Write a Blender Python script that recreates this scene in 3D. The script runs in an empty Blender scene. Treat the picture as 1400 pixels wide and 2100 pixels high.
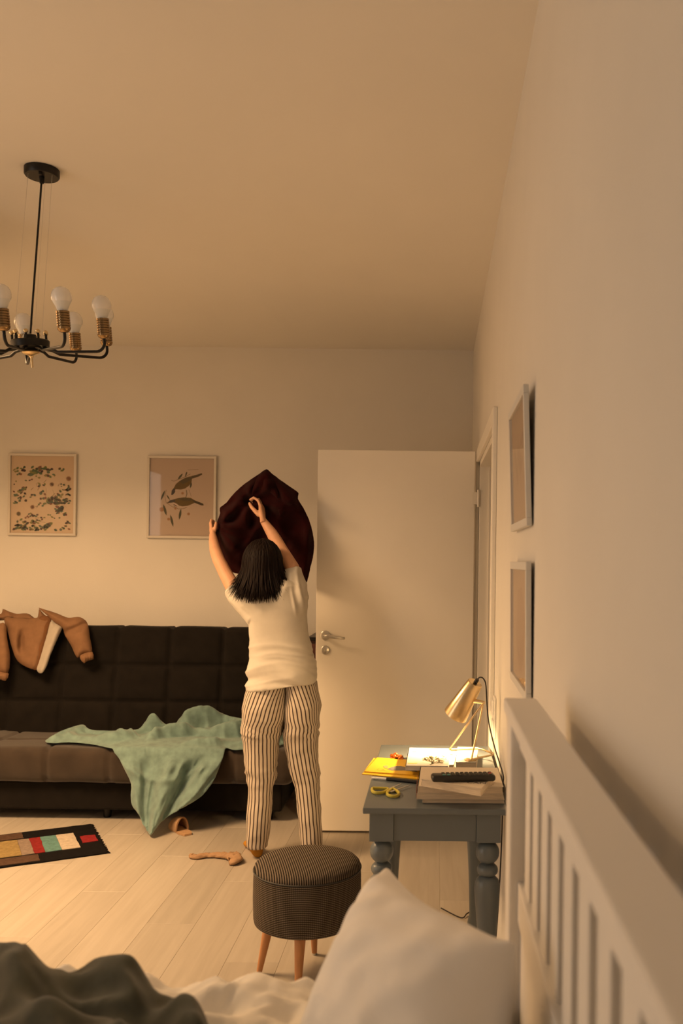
import bpy, bmesh, math, random
import numpy as np
from mathutils import Vector, Matrix, noise
from mathutils.geometry import delaunay_2d_cdt
random.seed(7)
SC = bpy.context.scene
COL = SC.collection
# ------------------------------------------------------------------ camera
# focal length in pixels of the 1400x2100 frame, eye height, slight roll, principal point
F, H, ROLL, CX, CY = 1850.0, 1.44, 0.012, 890.0, 1152.0
cam_d = bpy.data.cameras.new('camera'); cam = bpy.data.objects.new('camera', cam_d); COL.objects.link(cam)
cam_d.sensor_fit = 'VERTICAL'; cam_d.sensor_height = 36.0; cam_d.sensor_width = 24.0
cam_d.lens = F / 2100 * 36.0
cam_d.shift_x = -(CX - 700) / 2100; cam_d.shift_y = (CY - 1050) / 2100
cam_d.clip_start = 0.02
cam.matrix_world = Matrix.Translation((0, 0, H)) @ Matrix.Rotation(math.pi/2, 4, 'X') @ Matrix.Rotation(ROLL, 4, 'Z')
cam_d.dof.use_dof = True; cam_d.dof.focus_distance = 3.7; cam_d.dof.aperture_fstop = 4.2
SC.camera = cam
# ------------------------------------------------------------------ world, lights, exposure
SC.view_settings.view_transform = 'Standard'; SC.view_settings.look = 'None'
SC.view_settings.gamma = 1.0; SC.view_settings.use_curve_mapping = False
SC.view_settings.exposure = 0.0
SC.cycles.use_denoising = True; SC.cycles.use_adaptive_sampling = True; SC.cycles.adaptive_threshold = 0.06; SC.cycles.adaptive_min_samples = 20
SC.cycles.max_bounces = 7; SC.cycles.diffuse_bounces = 4; SC.cycles.glossy_bounces = 3; SC.cycles.transmission_bounces = 3; SC.cycles.transparent_max_bounces = 6
SC.cycles.caustics_reflective = False; SC.cycles.caustics_refractive = False
SC.cycles.sample_clamp_indirect = 4.0
W = bpy.data.worlds.new('dusk'); SC.world = W; W.use_nodes = True
bgn = W.node_tree.nodes['Background']; bgn.inputs[0].default_value = (0.42, 0.5, 0.62, 1); bgn.inputs[1].default_value = 0.25
def light(name, typ, loc, energy, color, size=0.1, size_y=None, direction=None):
    d = bpy.data.lights.new(name, typ); d.energy = energy; d.color = color
    if typ == 'AREA':
        d.size = size
        if size_y: d.shape = 'RECTANGLE'; d.size_y = size_y
    elif typ == 'SPOT':
        d.shadow_soft_size = size; d.spot_size = size_y or 1.5; d.spot_blend = 0.6
    else: d.shadow_soft_size = size
    o = bpy.data.objects.new(name, d); COL.objects.link(o); o.location = loc
    if direction is not None:
        o.rotation_euler = Vector(direction).to_track_quat('-Z', 'Y').to_euler()
    return o
# dusk daylight through the window in the left wall, and an unseen warm pendant added left of the picture
WARM = (1.0, 0.60, 0.285)
light('window_daylight', 'AREA', (-3.37, 0.95, 1.42), 18, (1.0, 0.87, 0.72), 1.15, 2.1, (1, 0.0, 0.0))
pdl = light('added_pendant_light', 'AREA', (-2.35, 3.45, 2.38), 91, WARM, 0.9, None, (0, 0, -1)); pdl.data.spread = math.radians(158)   # narrowed as by a deep shade; sits below the modelled drum
# ------------------------------------------------------------------ pixel helpers
def P(px, py, Z):
    dx, dy = px - CX, py - CY
    u, v = dx + ROLL*dy, dy - ROLL*dx
    return Vector((u*Z/F, Z, H - v*Z/F))
def FL(px, py, z=0.0):
    v = (py - CY) - ROLL*(px - CX)
    return P(px, py, (H - z)*F/v)
XW, YB, ZC, XL, YF = 0.235, 5.75, 2.79, -3.4, -1.3     # right wall, back wall, ceiling, left wall, wall behind the camera
def sm(a, b, x):
    t = min(1.0, max(0.0, (x - a)/(b - a))); return t*t*(3 - 2*t)
def nz(x, y, z=0.0): return noise.noise(Vector((x, y, z)))
def ridge(x, y, z=0.0): return 1.0 - 2.0*math.sqrt(noise.noise(Vector((x, y, z)))**2 + .006)
def lerp(a, b, t): return a + (b - a)*t
# ------------------------------------------------------------------ materials
def srgb(r, g, b):
    f = lambda c: (c/255/12.92 if c <= 10 else ((c/255 + 0.055)/1.055)**2.4)
    return (f(r), f(g), f(b), 1.0)
def pmat(name, color, rough=0.6, metal=0.0, var=0.0, nscale=20.0, bump=0.0, bscale=200.0, spec=0.5, sheen=0.0, stretch=None, coat=0.0):
    m = bpy.data.materials.new(name); m.use_nodes = True
    nt = m.node_tree; b = nt.nodes['Principled BSDF']
    c = tuple(color) if len(color) == 4 else tuple(color) + (1.0,)
    b.inputs['Base Color'].default_value = c
    b.inputs['Roughness'].default_value = rough; b.inputs['Metallic'].default_value = metal
    b.inputs['Specular IOR Level'].default_value = spec
    if sheen: b.inputs['Sheen Weight'].default_value = sheen
    if coat: b.inputs['Coat Weight'].default_value = coat
    tc = nt.nodes.new('ShaderNodeTexCoord')
    vec = tc.outputs['Object']
    if stretch:
        mp = nt.nodes.new('ShaderNodeMapping'); mp.inputs['Scale'].default_value = stretch
        nt.links.new(vec, mp.inputs[0]); vec = mp.outputs[0]
    if var:
        n = nt.nodes.new('ShaderNodeTexNoise'); n.inputs['Scale'].default_value = nscale; n.inputs['Detail'].default_value = 5
        nt.links.new(vec, n.inputs['Vector'])
        r = nt.nodes.new('ShaderNodeValToRGB')
        r.color_ramp.elements[0].position = 0.3; r.color_ramp.elements[1].position = 0.7
        r.color_ramp.elements[0].color = tuple(x*(1 - var) for x in c[:3]) + (1,)
        r.color_ramp.elements[1].color = tuple(min(1, x*(1 + var)) for x in c[:3]) + (1,)
        nt.links.new(n.outputs['Fac'], r.inputs[0]); nt.links.new(r.outputs[0], b.inputs['Base Color'])
    if bump:
        n2 = nt.nodes.new('ShaderNodeTexNoise'); n2.inputs['Scale'].default_value = bscale; n2.inputs['Detail'].default_value = 3
        nt.links.new(vec, n2.inputs['Vector'])
        bp = nt.nodes.new('ShaderNodeBump'); bp.inputs['Strength'].default_value = bump; bp.inputs['Distance'].default_value = 0.004
        nt.links.new(n2.outputs['Fac'], bp.inputs['Height']); nt.links.new(bp.outputs[0], b.inputs['Normal'])
    return m
def nodes_of(m): return m.node_tree.nodes, m.node_tree.links, m.node_tree.nodes['Principled BSDF']
M = {}
M['wall'] = pmat('wall_paint', (0.745, 0.715, 0.665), 0.85, var=0.02, nscale=3, bump=0.12, bscale=160)
M['ceiling'] = pmat('ceiling_paint', (0.80, 0.765, 0.71), 0.9, var=0.015, nscale=2, bump=0.05, bscale=120)
M['door'] = pmat('door_paint', (0.90, 0.86, 0.79), 0.42, var=0.015, nscale=4)
M['trim'] = pmat('white_trim_paint', (0.84, 0.80, 0.73), 0.45)
M['wood_dark'] = pmat('dark_red_wood', (0.075, 0.022, 0.012), 0.45, var=0.3, nscale=8, stretch=(1, 1, 12))
M['black'] = pmat('black_metal', (0.010, 0.009, 0.008), 0.38, metal=0.4)
M['brass'] = pmat('brass', (0.70, 0.54, 0.31), 0.28, metal=1.0, var=0.06, nscale=60)
M['brass_dark'] = pmat('antique_brass', (0.32, 0.21, 0.105), 0.22, metal=1.0, var=0.1, nscale=80)
M['bulb'] = pmat('opal_bulb_glass', (0.86, 0.84, 0.82), 0.16, coat=0.4)
M['bulb_neck'] = pmat('bulb_plastic', (0.72, 0.73, 0.73), 0.4)
M['steel'] = pmat('satin_steel', (0.62, 0.60, 0.56), 0.32, metal=0.75)
M['white_plastic'] = pmat('white_plastic', (0.82, 0.80, 0.76), 0.4)
M['frame'] = pmat('white_frame', (0.66, 0.61, 0.54), 0.5)
M['frame_grey'] = pmat('pale_grey_frame', (0.66, 0.65, 0.63), 0.5)
M['sofa'] = pmat('dark_grey_velour', (0.0105, 0.0085, 0.007), 0.9, var=0.22, nscale=14, bump=0.25, bscale=500, sheen=0.03, spec=0.12)
M['sofa_seat'] = pmat('brown_grey_velour', (0.043, 0.031, 0.023), 0.9, var=0.2, nscale=10, bump=0.25, bscale=500, sheen=0.3, spec=0.2)
M['teal'] = pmat('teal_fleece', (0.185, 0.29, 0.275), 0.95, var=0.18, nscale=25, bump=0.35, bscale=600, sheen=0.3, spec=0.1)
M['tan'] = pmat('tan_jersey', (0.22, 0.122, 0.068), 0.95, var=0.08, nscale=30, bump=0.25, bscale=700, spec=0.1)
M['tan_deep'] = pmat('tan_jersey_deep', (0.165, 0.078, 0.036), 0.95, var=0.08, nscale=30, bump=0.25, bscale=700, spec=0.1)
M['offwhite'] = pmat('offwhite_jersey', (0.42, 0.38, 0.33), 0.95, var=0.05, nscale=30, bump=0.2, bscale=700, spec=0.1)
M['burgundy'] = pmat('burgundy_corduroy', (0.019, 0.0016, 0.0022), 0.95, var=0.3, nscale=12, bump=0.3, bscale=500, sheen=0.06, spec=0.08)
M['skin'] = pmat('skin', (0.66, 0.37, 0.235), 0.5, var=0.06, nscale=18, spec=0.35)
M['hair'] = pmat('dark_hair', (0.0075, 0.0032, 0.0022), 0.55, var=0.35, nscale=6, stretch=(30, 30, 2), spec=0.14)
M['shirt'] = pmat('white_cotton', (0.62, 0.585, 0.52), 0.9, var=0.03, nscale=25, bump=0.15, bscale=700, spec=0.15)
M['sock'] = pmat('mustard_sock', (0.50, 0.235, 0.035), 0.95, var=0.1, nscale=40, bump=0.3, bscale=500, spec=0.1)
M['beige_sock'] = pmat('beige_sock_knit', (0.40, 0.255, 0.15), 0.95, var=0.1, nscale=60, bump=0.3, bscale=500, spec=0.1)
M['slipper'] = pmat('tan_felt', (0.46, 0.285, 0.16), 0.95, var=0.1, nscale=60, bump=0.3, bscale=500, spec=0.1)
M['slipper_dark'] = pmat('tan_felt_lining', (0.26, 0.15, 0.08), 0.95, spec=0.1)
M['beech'] = pmat('beech_leg', (0.50, 0.235, 0.095), 0.45, var=0.12, nscale=10, stretch=(8, 8, 1))
M['table'] = pmat('grey_blue_paint', (0.120, 0.148, 0.170), 0.38, var=0.06, nscale=6, coat=0.15)
M['paper'] = pmat('page_edges', (0.66, 0.56, 0.43), 0.9, var=0.22, nscale=30, stretch=(1, 1, 40))
M['paper_white'] = pmat('white_page_edges', (0.72, 0.68, 0.62), 0.9, var=0.1, nscale=30, stretch=(1, 1, 40))
M['cover_white'] = pmat('white_cover', (0.66, 0.64, 0.60), 0.4)
M['cover_cream'] = pmat('cream_cover', (0.66, 0.58, 0.47), 0.5, var=0.05, nscale=15)
M['cover_yellow'] = pmat('yellow_cover', (0.80, 0.49, 0.03), 0.45)
M['cover_grey'] = pmat('grey_cover', (0.13, 0.12, 0.11), 0.6)
M['ink_olive'] = pmat('olive_ink', (0.15, 0.13, 0.045), 0.7)
M['ink_dark'] = pmat('dark_ink', (0.035, 0.03, 0.03), 0.7)
M['ink_red'] = pmat('red_brown_ink', (0.22, 0.055, 0.03), 0.7)
M['ink_yellow'] = pmat('yellow_ink', (0.75, 0.62, 0.05), 0.6)
M['ink_grey'] = pmat('grey_ink', (0.17, 0.16, 0.15), 0.7)
M['ink_orange'] = pmat('orange_ink', (0.80, 0.28, 0.10), 0.7)
M['copper'] = pmat('copper_foil', (0.62, 0.20, 0.06), 0.3, metal=0.7)
M['remote'] = pmat('black_plastic', (0.012, 0.011, 0.010), 0.35)
M['button'] = pmat('button_rubber', (0.045, 0.043, 0.04), 0.6)
M['button_red'] = pmat('red_button', (0.45, 0.04, 0.03), 0.5)
M['button_teal'] = pmat('teal_button', (0.10, 0.28, 0.26), 0.5)
M['cord'] = pmat('black_cord', (0.012, 0.010, 0.009), 0.55)
M['bed_white'] = pmat('white_bed_paint', (0.82, 0.79, 0.75), 0.5)
M['sheet'] = pmat('white_sheet', (0.88, 0.845, 0.78), 0.9, var=0.03, nscale=10, bump=0.15, bscale=300, spec=0.15)
M['pillow'] = pmat('grey_white_pillowcase', (0.87, 0.84, 0.80), 0.9, var=0.03, nscale=8, bump=0.15, bscale=500, spec=0.15)
M['greygreen'] = pmat('grey_green_fleece', (0.066, 0.070, 0.053), 0.95, var=0.2, nscale=30, bump=0.35, bscale=600, sheen=0.3, spec=0.1)
M['glow'] = pmat('lamp_bulb_lit', (1, 0.8, 0.5), 0.5)
n_, l_, b_ = nodes_of(M['glow']); b_.inputs['Emission Color'].default_value = (1, 0.62, 0.26, 1); b_.inputs['Emission Strength'].default_value = 8
M['lampshade'] = pmat('linen_lampshade', (0.8, 0.66, 0.45), 0.8)
def glass_mat():
    m = bpy.data.materials.new('picture_glass'); m.use_nodes = True; nt = m.node_tree; nt.nodes.clear()
    out = nt.nodes.new('ShaderNodeOutputMaterial'); mix = nt.nodes.new('ShaderNodeMixShader')
    fr = nt.nodes.new('ShaderNodeFresnel'); fr.inputs[0].default_value = 1.5
    tr = nt.nodes.new('ShaderNodeBsdfTransparent'); gl = nt.nodes.new('ShaderNodeBsdfGlossy'); gl.inputs['Roughness'].default_value = 0.03
    geo = nt.nodes.new('ShaderNodeNewGeometry'); inv = nt.nodes.new('ShaderNodeMath'); inv.operation = 'SUBTRACT'; inv.inputs[0].default_value = 1.0
    mu = nt.nodes.new('ShaderNodeMath'); mu.operation = 'MULTIPLY'    # only the outer side of the pane mirrors
    nt.links.new(geo.outputs['Backfacing'], inv.inputs[1]); nt.links.new(inv.outputs[0], mu.inputs[0]); nt.links.new(fr.outputs[0], mu.inputs[1]); nt.links.new(mu.outputs[0], mix.inputs[0]); nt.links.new(tr.outputs[0], mix.inputs[1]); nt.links.new(gl.outputs[0], mix.inputs[2])
    nt.links.new(mix.outputs[0], out.inputs[0]); return m
M['glass'] = glass_mat()
def floor_mat():
    m = pmat('pale_oak_laminate', (0.62, 0.47, 0.32), 0.42)
    N, L, b = nodes_of(m); nt = m.node_tree
    oi = N.new('ShaderNodeObjectInfo'); tc = N.new('ShaderNodeTexCoord')
    mp = N.new('ShaderNodeMapping'); mp.inputs['Scale'].default_value = (26, 1.6, 1)
    add = N.new('ShaderNodeVectorMath'); add.operation = 'ADD'
    cmb = N.new('ShaderNodeCombineXYZ'); mul = N.new('ShaderNodeMath'); mul.operation = 'MULTIPLY'; mul.inputs[1].default_value = 37.0
    L.new(oi.outputs['Random'], mul.inputs[0]); L.new(mul.outputs[0], cmb.inputs[0]); L.new(mul.outputs[0], cmb.inputs[1])
    L.new(tc.outputs['Object'], add.inputs[0]); L.new(cmb.outputs[0], add.inputs[1]); L.new(add.outputs[0], mp.inputs[0])
    n = N.new('ShaderNodeTexNoise'); n.inputs['Scale'].default_value = 1.3; n.inputs['Detail'].default_value = 6; n.inputs['Distortion'].default_value = 0.6
    L.new(mp.outputs[0], n.inputs['Vector'])
    r = N.new('ShaderNodeValToRGB'); e = r.color_ramp.elements
    e[0].position = 0.3; e[0].color = (0.43, 0.385, 0.325, 1); e[1].position = 0.7; e[1].color = (0.50, 0.452, 0.388, 1)
    L.new(n.outputs['Fac'], r.inputs[0])
    hsv = N.new('ShaderNodeHueSaturation'); mr = N.new('ShaderNodeMapRange'); mr.inputs[3].default_value = 0.93; mr.inputs[4].default_value = 1.07
    L.new(oi.outputs['Random'], mr.inputs[0]); L.new(mr.outputs[0], hsv.inputs['Value']); L.new(r.outputs[0], hsv.inputs['Color'])
    L.new(hsv.outputs[0], b.inputs['Base Color'])
    return m
M['floor'] = floor_mat()
def stripe_mat():
    m = pmat('striped_cotton', (0.7, 0.6, 0.45), 0.9, spec=0.15)
    N, L, b = nodes_of(m)
    at = N.new('ShaderNodeAttribute'); at.attribute_name = 'su'
    fr = N.new('ShaderNodeMath'); fr.operation = 'FRACT'; L.new(at.outputs['Fac'], fr.inputs[0])
    r = N.new('ShaderNodeValToRGB'); e = r.color_ramp.elements; r.color_ramp.interpolation = 'LINEAR'
    cream = (0.60, 0.53, 0.44, 1); dark = (0.05, 0.043, 0.045, 1); mid = (0.30, 0.19, 0.13, 1)
    e[0].position = 0.0; e[0].color = cream; e[1].position = 0.58; e[1].color = cream
    for p, c in ((0.63, mid), (0.67, dark), (0.88, dark), (0.92, mid), (0.97, cream)):
        x = e.new(p); x.color = c
    L.new(fr.outputs[0], r.inputs[0]); L.new(r.outputs[0], b.inputs['Base Color'])
    return m
M['stripe'] = stripe_mat()
def weave_mat(name, axis):
    m = pmat(name, (0.06, 0.05, 0.04), 0.95, spec=0.15)
    N, L, b = nodes_of(m); tc = N.new('ShaderNodeTexCoord')
    sx = N.new('ShaderNodeSeparateXYZ'); L.new(tc.outputs['Object'], sx.inputs[0])
    def band(sock, freq, lo, hi):
        mu = N.new('ShaderNodeMath'); mu.operation = 'MULTIPLY'; mu.inputs[1].default_value = freq; L.new(sock, mu.inputs[0])
        s = N.new('ShaderNodeMath'); s.operation = 'SINE'; L.new(mu.outputs[0], s.inputs[0])
        r = N.new('ShaderNodeMapRange'); r.inputs[1].default_value = -1; r.inputs[2].default_value = 1; r.inputs[3].default_value = lo; r.inputs[4].default_value = hi
        L.new(s.outputs[0], r.inputs[0]); return r.outputs[0]
    if axis == 'side':
        a = band(sx.outputs['Z'], 2*math.pi/0.0060, 0.0, 1.0)
        ang = N.new('ShaderNodeMath'); ang.operation = 'ARCTAN2'; L.new(sx.outputs['Y'], ang.inputs[0]); L.new(sx.outputs['X'], ang.inputs[1])
        c = band(ang.outputs[0], 180, 0.55, 1.0)
    else:
        mx = N.new('ShaderNodeMath'); mx.operation = 'MULTIPLY_ADD'; mx.inputs[1].default_value = 0.30
        L.new(sx.outputs['Y'], mx.inputs[0]); L.new(sx.outputs['X'], mx.inputs[2])
        a = band(mx.outputs[0], 2*math.pi/0.0078, 0.0, 1.0); c = band(sx.outputs['X'], 2*math.pi/0.005, 0.75, 1.0)
    mm = N.new('ShaderNodeMath'); mm.operation = 'MULTIPLY'; L.new(a, mm.inputs[0]); L.new(c, mm.inputs[1])
    r = N.new('ShaderNodeValToRGB'); e = r.color_ramp.elements
    e[0].position = 0.25; e[0].color = (0.022, 0.018, 0.015, 1); e[1].position = 0.85; e[1].color = (0.25, 0.20, 0.15, 1)
    L.new(mm.outputs[0], r.inputs[0]); L.new(r.outputs[0], b.inputs['Base Color']); return m
M['weave_side'] = weave_mat('pinstripe_weave_side', 'side'); M['weave_top'] = weave_mat('pinstripe_weave_top', 'top')
def print_mat():
    m = pmat('printed_paper', (1, 1, 1), 0.75, spec=0.2); N, L, b = nodes_of(m)
    a = N.new('ShaderNodeVertexColor'); a.layer_name = 'ink'; L.new(a.outputs['Color'], b.inputs['Base Color']); return m
M['print'] = print_mat()
# ------------------------------------------------------------------ mesh helpers
class MB:
    def __init__(s): s.v, s.f, s.c = [], [], []
    def add(s, vs, fs):
        n = len(s.v); s.v += [tuple(p) for p in vs]; s.f += [tuple(i + n for i in f) for f in fs]; return s
    def box(s, lo, hi, mat=None):
        x0, y0, z0 = lo; x1, y1, z1 = hi
        vs = [(x0,y0,z0),(x1,y0,z0),(x1,y1,z0),(x0,y1,z0),(x0,y0,z1),(x1,y0,z1),(x1,y1,z1),(x0,y1,z1)]
        if mat is not None: vs = [mat @ Vector(p) for p in vs]
        return s.add(vs, [(0,3,2,1),(4,5,6,7),(0,1,5,4),(1,2,6,5),(2,3,7,6),(3,0,4,7)])
    def loft(s, rings, cap=True, closed=False):
        n = len(rings[0]); vs = [p for r in rings for p in r]; fs = []
        m = len(rings)
        for i in range(m if closed else m - 1):
            a, b = i*n, ((i + 1) % m)*n
            for j in range(n):
                k = (j + 1) % n; fs.append((a + j, a + k, b + k, b + j))
        if cap and not closed:
            fs.append(tuple(reversed(range(n)))); fs.append(tuple((m - 1)*n + j for j in range(n)))
        return s.add(vs, fs)
    def tube(s, path, rad, n=10, cap=True, closed=False, flat=1.0, up=None):
        path = [Vector(p) for p in path]; m = len(path)
        if not hasattr(rad, '__len__'): rad = [rad]*m
        rings = []; prev = None
        for i, p in enumerate(path):
            if closed: t = path[(i + 1) % m] - path[i - 1]
            else: t = path[min(i + 1, m - 1)] - path[max(i - 1, 0)]
            t.normalize()
            if prev is None:
                a = Vector(up) if up is not None else (Vector((0,0,1)) if abs(t.z) < 0.9 else Vector((1,0,0)))
            else: a = prev
            a = a - t*a.dot(t)
            if a.length < 1e-6: a = t.orthogonal()
            a.normalize(); b = t.cross(a); prev = a
            rings.append([p + (a*math.cos(2*math.pi*j/n)*flat + b*math.sin(2*math.pi*j/n))*rad[i] for j in range(n)])
        return s.loft(rings, cap, closed)
    def lathe(s, prof, c, n=24, mat=None, cap=True):
        rings = []
        for r, z in prof:
            ring = [Vector((r*math.cos(2*math.pi*j/n), r*math.sin(2*math.pi*j/n), z)) for j in range(n)]
            rings.append([(mat @ p if mat is not None else p) + Vector(c) for p in ring])
        return s.loft(rings, cap)
    def grid(s, fn, nu, nv):
        vs = [fn(i/(nu - 1), j/(nv - 1)) for j in range(nv) for i in range(nu)]
        return s.add(vs, [(j*nu + i, j*nu + i + 1, (j + 1)*nu + i + 1, (j + 1)*nu + i) for j in range(nv - 1) for i in range(nu - 1)])
    def ball(s, c, r, n=12, m=8, mat=None):
        c = Vector(c); r = r if hasattr(r, '__len__') else (r, r, r); rings = []
        for i in range(m + 1):
            th = math.pi*(0.02 + 0.96*i/m)
            ring = [Vector((r[0]*math.sin(th)*math.cos(2*math.pi*j/n), r[1]*math.sin(th)*math.sin(2*math.pi*j/n), -r[2]*math.cos(th))) for j in range(n)]
            rings.append([(mat @ p if mat is not None else p) + c for p in ring])
        return s.loft(rings)
    def mesh(s, name, smooth=True, sharp=40, fix=True):
        me = bpy.data.meshes.new(name); me.from_pydata(s.v, [], s.f); me.validate()
        if fix:
            bm = bmesh.new(); bm.from_mesh(me); bmesh.ops.recalc_face_normals(bm, faces=bm.faces); bm.to_mesh(me); bm.free()
        if smooth:
            me.polygons.foreach_set('use_smooth', [True]*len(me.polygons))
            if sharp: me.set_sharp_from_angle(angle=math.radians(sharp))
        return me
    def build(s, name, mat, parent=None, smooth=True, sharp=40, bevel=0.0, fix=True):
        return place(name, s.mesh(name, smooth, sharp, fix), mat, parent, bevel)
def place(name, me, mat, parent=None, bevel=0.0, loc=None, rot=None):
    if mat is not None and not me.materials: me.materials.append(mat)
    o = bpy.data.objects.new(name, me); COL.objects.link(o)
    if loc is not None: o.location = loc
    if rot is not None: o.rotation_euler = rot
    if parent is not None:
        o.parent = parent
        q = parent
        if q.type == 'EMPTY': o.matrix_parent_inverse = Matrix.Translation(-q.location)
        elif q.location.length > 0: o.matrix_parent_inverse = (Matrix.Translation(q.location) @ q.rotation_euler.to_matrix().to_4x4()).inverted()
    if bevel:
        b = o.modifiers.new('bevel', 'BEVEL'); b.width = bevel; b.segments = 2; b.limit_method = 'ANGLE'; b.angle_limit = math.radians(40)
    return o
def thing(name, label, cat, loc, group=None):
    o = bpy.data.objects.new(name, None); COL.objects.link(o); o.location = loc; o.empty_display_size = 0.1
    return tag(o, label, cat, group)
def tag(o, label=None, cat=None, group=None, kind=None):
    if label: o['label'] = label
    if cat: o['category'] = cat
    if group: o['group'] = group
    if kind: o['kind'] = kind
    return o
def struct(o, label=None, cat=None): return tag(o, label, cat, None, 'structure')
def bx(name, lo, hi, mat, parent=None, bevel=0.0): return MB().box(lo, hi).build(name, mat, parent, smooth=False, bevel=bevel)
def bake(o):
    dg = bpy.context.evaluated_depsgraph_get(); dg.update()
    me = bpy.data.meshes.new_from_object(o.evaluated_get(dg)); o.modifiers.clear(); o.data = me; return me
def voxel(o, size, smooth_it=4):
    r = o.modifiers.new('r', 'REMESH'); r.mode = 'VOXEL'; r.voxel_size = size
    s = o.modifiers.new('s', 'SMOOTH'); s.iterations = smooth_it; s.factor = 0.5
    me = bake(o); me.polygons.foreach_set('use_smooth', [True]*len(me.polygons)); return me
def vnormals(me):
    a = np.empty(len(me.vertices)*3); me.vertex_normals.foreach_get('vector', a); return a.reshape(-1, 3)
def catmull(pts, n=6, closed=True):
    out = []; m = len(pts)
    for i in range(m if closed else m - 1):
        if closed: a, b, c, d = (Vector(pts[(i + k - 1) % m]) for k in range(4))
        else: a, b, c, d = Vector(pts[max(i - 1, 0)]), Vector(pts[i]), Vector(pts[i + 1]), Vector(pts[min(i + 2, m - 1)])
        for k in range(n):
            t = k/n; out.append(0.5*((2*b) + (c - a)*t + (2*a - 5*b + 4*c - d)*t*t + (3*b - a - 3*c + d)*t**3))
    if not closed: out.append(Vector(pts[-1]))
    return out
def tri2d(outline, step, smooth=4, seed=1):
    """triangulate the inside of a closed outline; returns points, triangles, distance to the rim"""
    o = catmull([Vector((x, y)) for x, y in outline], smooth) if smooth else [Vector((x, y)) for x, y in outline]
    rs = []
    for i, p in enumerate(o):
        q = o[(i + 1) % len(o)]; k = max(1, int(round((q - p).length/step)))
        for j in range(k): rs.append(p.lerp(q, j/k))
    A = np.array([tuple(p) for p in rs]); B = np.roll(A, -1, 0)
    rnd = random.Random(seed)
    x0, y0 = A.min(0); x1, y1 = A.max(0); g = []
    y = y0; row = 0
    while y < y1:
        x = x0 + (step/2 if row % 2 else 0)
        while x < x1: g.append((x + rnd.uniform(-.12, .12)*step, y + rnd.uniform(-.12, .12)*step)); x += step
        y += step*0.87; row += 1
    g = np.array(g)
    def dist(pts):
        ab = B - A; out = np.full(len(pts), 1e9)
        for a, d in zip(A, ab):
            t = np.clip(((pts - a) @ d)/max(1e-9, d @ d), 0, 1); out = np.minimum(out, np.hypot(*(pts - a - t[:, None]*d).T))
        return out
    ins = np.zeros(len(g), bool)
    for (ax, ay), (bx_, by) in zip(A, B):
        c = ((ay > g[:, 1]) != (by > g[:, 1])); dd = by - ay if by != ay else 1e-9
        ins ^= c & (g[:, 0] < (bx_ - ax)*(g[:, 1] - ay)/dd + ax)
    g = g[ins]
    if len(g): g = g[dist(g) > step*0.55]
    n = len(rs); vs = [Vector(p) for p in rs] + [Vector(p) for p in g]
    ov, oe, of, *_ = delaunay_2d_cdt(vs, [(i, (i + 1) % n) for i in range(n)], [], 1, 1e-5)
    pts = np.array([tuple(p) for p in ov]); return pts, of, dist(pts)
def cloth(name, outline, pos, step, mat, parent, thick=0.006, smooth=4, sub=1, seed=1):
    """a cloth with real thickness; pos(x, y, rim_distance) gives the world point of an outline point"""
    pts, tris, d = tri2d(outline, step, smooth, seed)
    vs = [pos(p[0], p[1], dd) for p, dd in zip(pts, d)]
    me = bpy.data.meshes.new(name); me.from_pydata([tuple(v) for v in vs], [], [tuple(t) for t in tris]); me.update()
    nrm = sum((p.normal*p.area for p in me.polygons), Vector())
    ctr = Vector(vs[0]); 
    if nrm.dot(Vector((0, 0, H)) - ctr) < 0: me.flip_normals()
    me.polygons.foreach_set('use_smooth', [True]*len(me.polygons))
    o = place(name, me, mat, parent)
    s = o.modifiers.new('thick', 'SOLIDIFY'); s.thickness = thick; s.offset = -1.0; s.use_even_offset = False
    if sub:
        q = o.modifiers.new('sub', 'SUBSURF'); q.levels = sub; q.render_levels = sub
    return o
def rbox(lo, hi, r, res, disp=None):
    """closed soft box with rounded edges; disp(p, n) moves a surface point along its normal"""
    lo, hi = Vector(lo), Vector(hi); c = (lo + hi)/2; h = (hi - lo)/2
    bm = bmesh.new()
    def axis_pts(k):
        n = max(2, int(2*h[k]/res)); return [-h[k] + 2*h[k]*i/n for i in range(n + 1)]
    ax = [axis_pts(k) for k in range(3)]
    for k in range(3):
        i, j = (k + 1) % 3, (k + 2) % 3
        for s in (-1, 1):
            g = []
            for a in ax[i]:
                row = []
                for b in ax[j]:
                    p = [0, 0, 0]; p[k] = s*h[k]; p[i] = a; p[j] = b; row.append(bm.verts.new(p))
                g.append(row)
            for a in range(len(g) - 1):
                for b in range(len(g[0]) - 1):
                    q = [g[a][b], g[a+1][b], g[a+1][b+1], g[a][b+1]]
                    bm.faces.new(q if s > 0 else q[::-1])
    bmesh.ops.remove_doubles(bm, verts=bm.verts, dist=1e-5)
    for v in bm.verts:
        p = v.co.copy(); q = Vector([max(-(h[k] - r), min(h[k] - r, p[k])) for k in range(3)])
        d = p - q; d = d.normalized() if d.length > 1e-9 else Vector((0, 0, 1))
        w = q + d*r + c
        if disp: w = w + d*disp(w, d)
        v.co = w
    bmesh.ops.recalc_face_normals(bm, faces=bm.faces)
    me = bpy.data.meshes.new('soft'); bm.to_mesh(me); bm.free()
    me.polygons.foreach_set('use_smooth', [True]*len(me.polygons)); return me
def ribbon(mb, pts, w, z_up=(0, 0, 1)):
    """flat inked stroke of width w through pts"""
    pts = [Vector(p) for p in pts]; up = Vector(z_up); L = []
    for i, p in enumerate(pts):
        t = (pts[min(i + 1, len(pts) - 1)] - pts[max(i - 1, 0)]).normalized(); s = t.cross(up).normalized()*w/2
        L += [p - s, p + s]
    return mb.add(L, [(2*i, 2*i + 1, 2*i + 3, 2*i + 2) for i in range(len(pts) - 1)])
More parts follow.
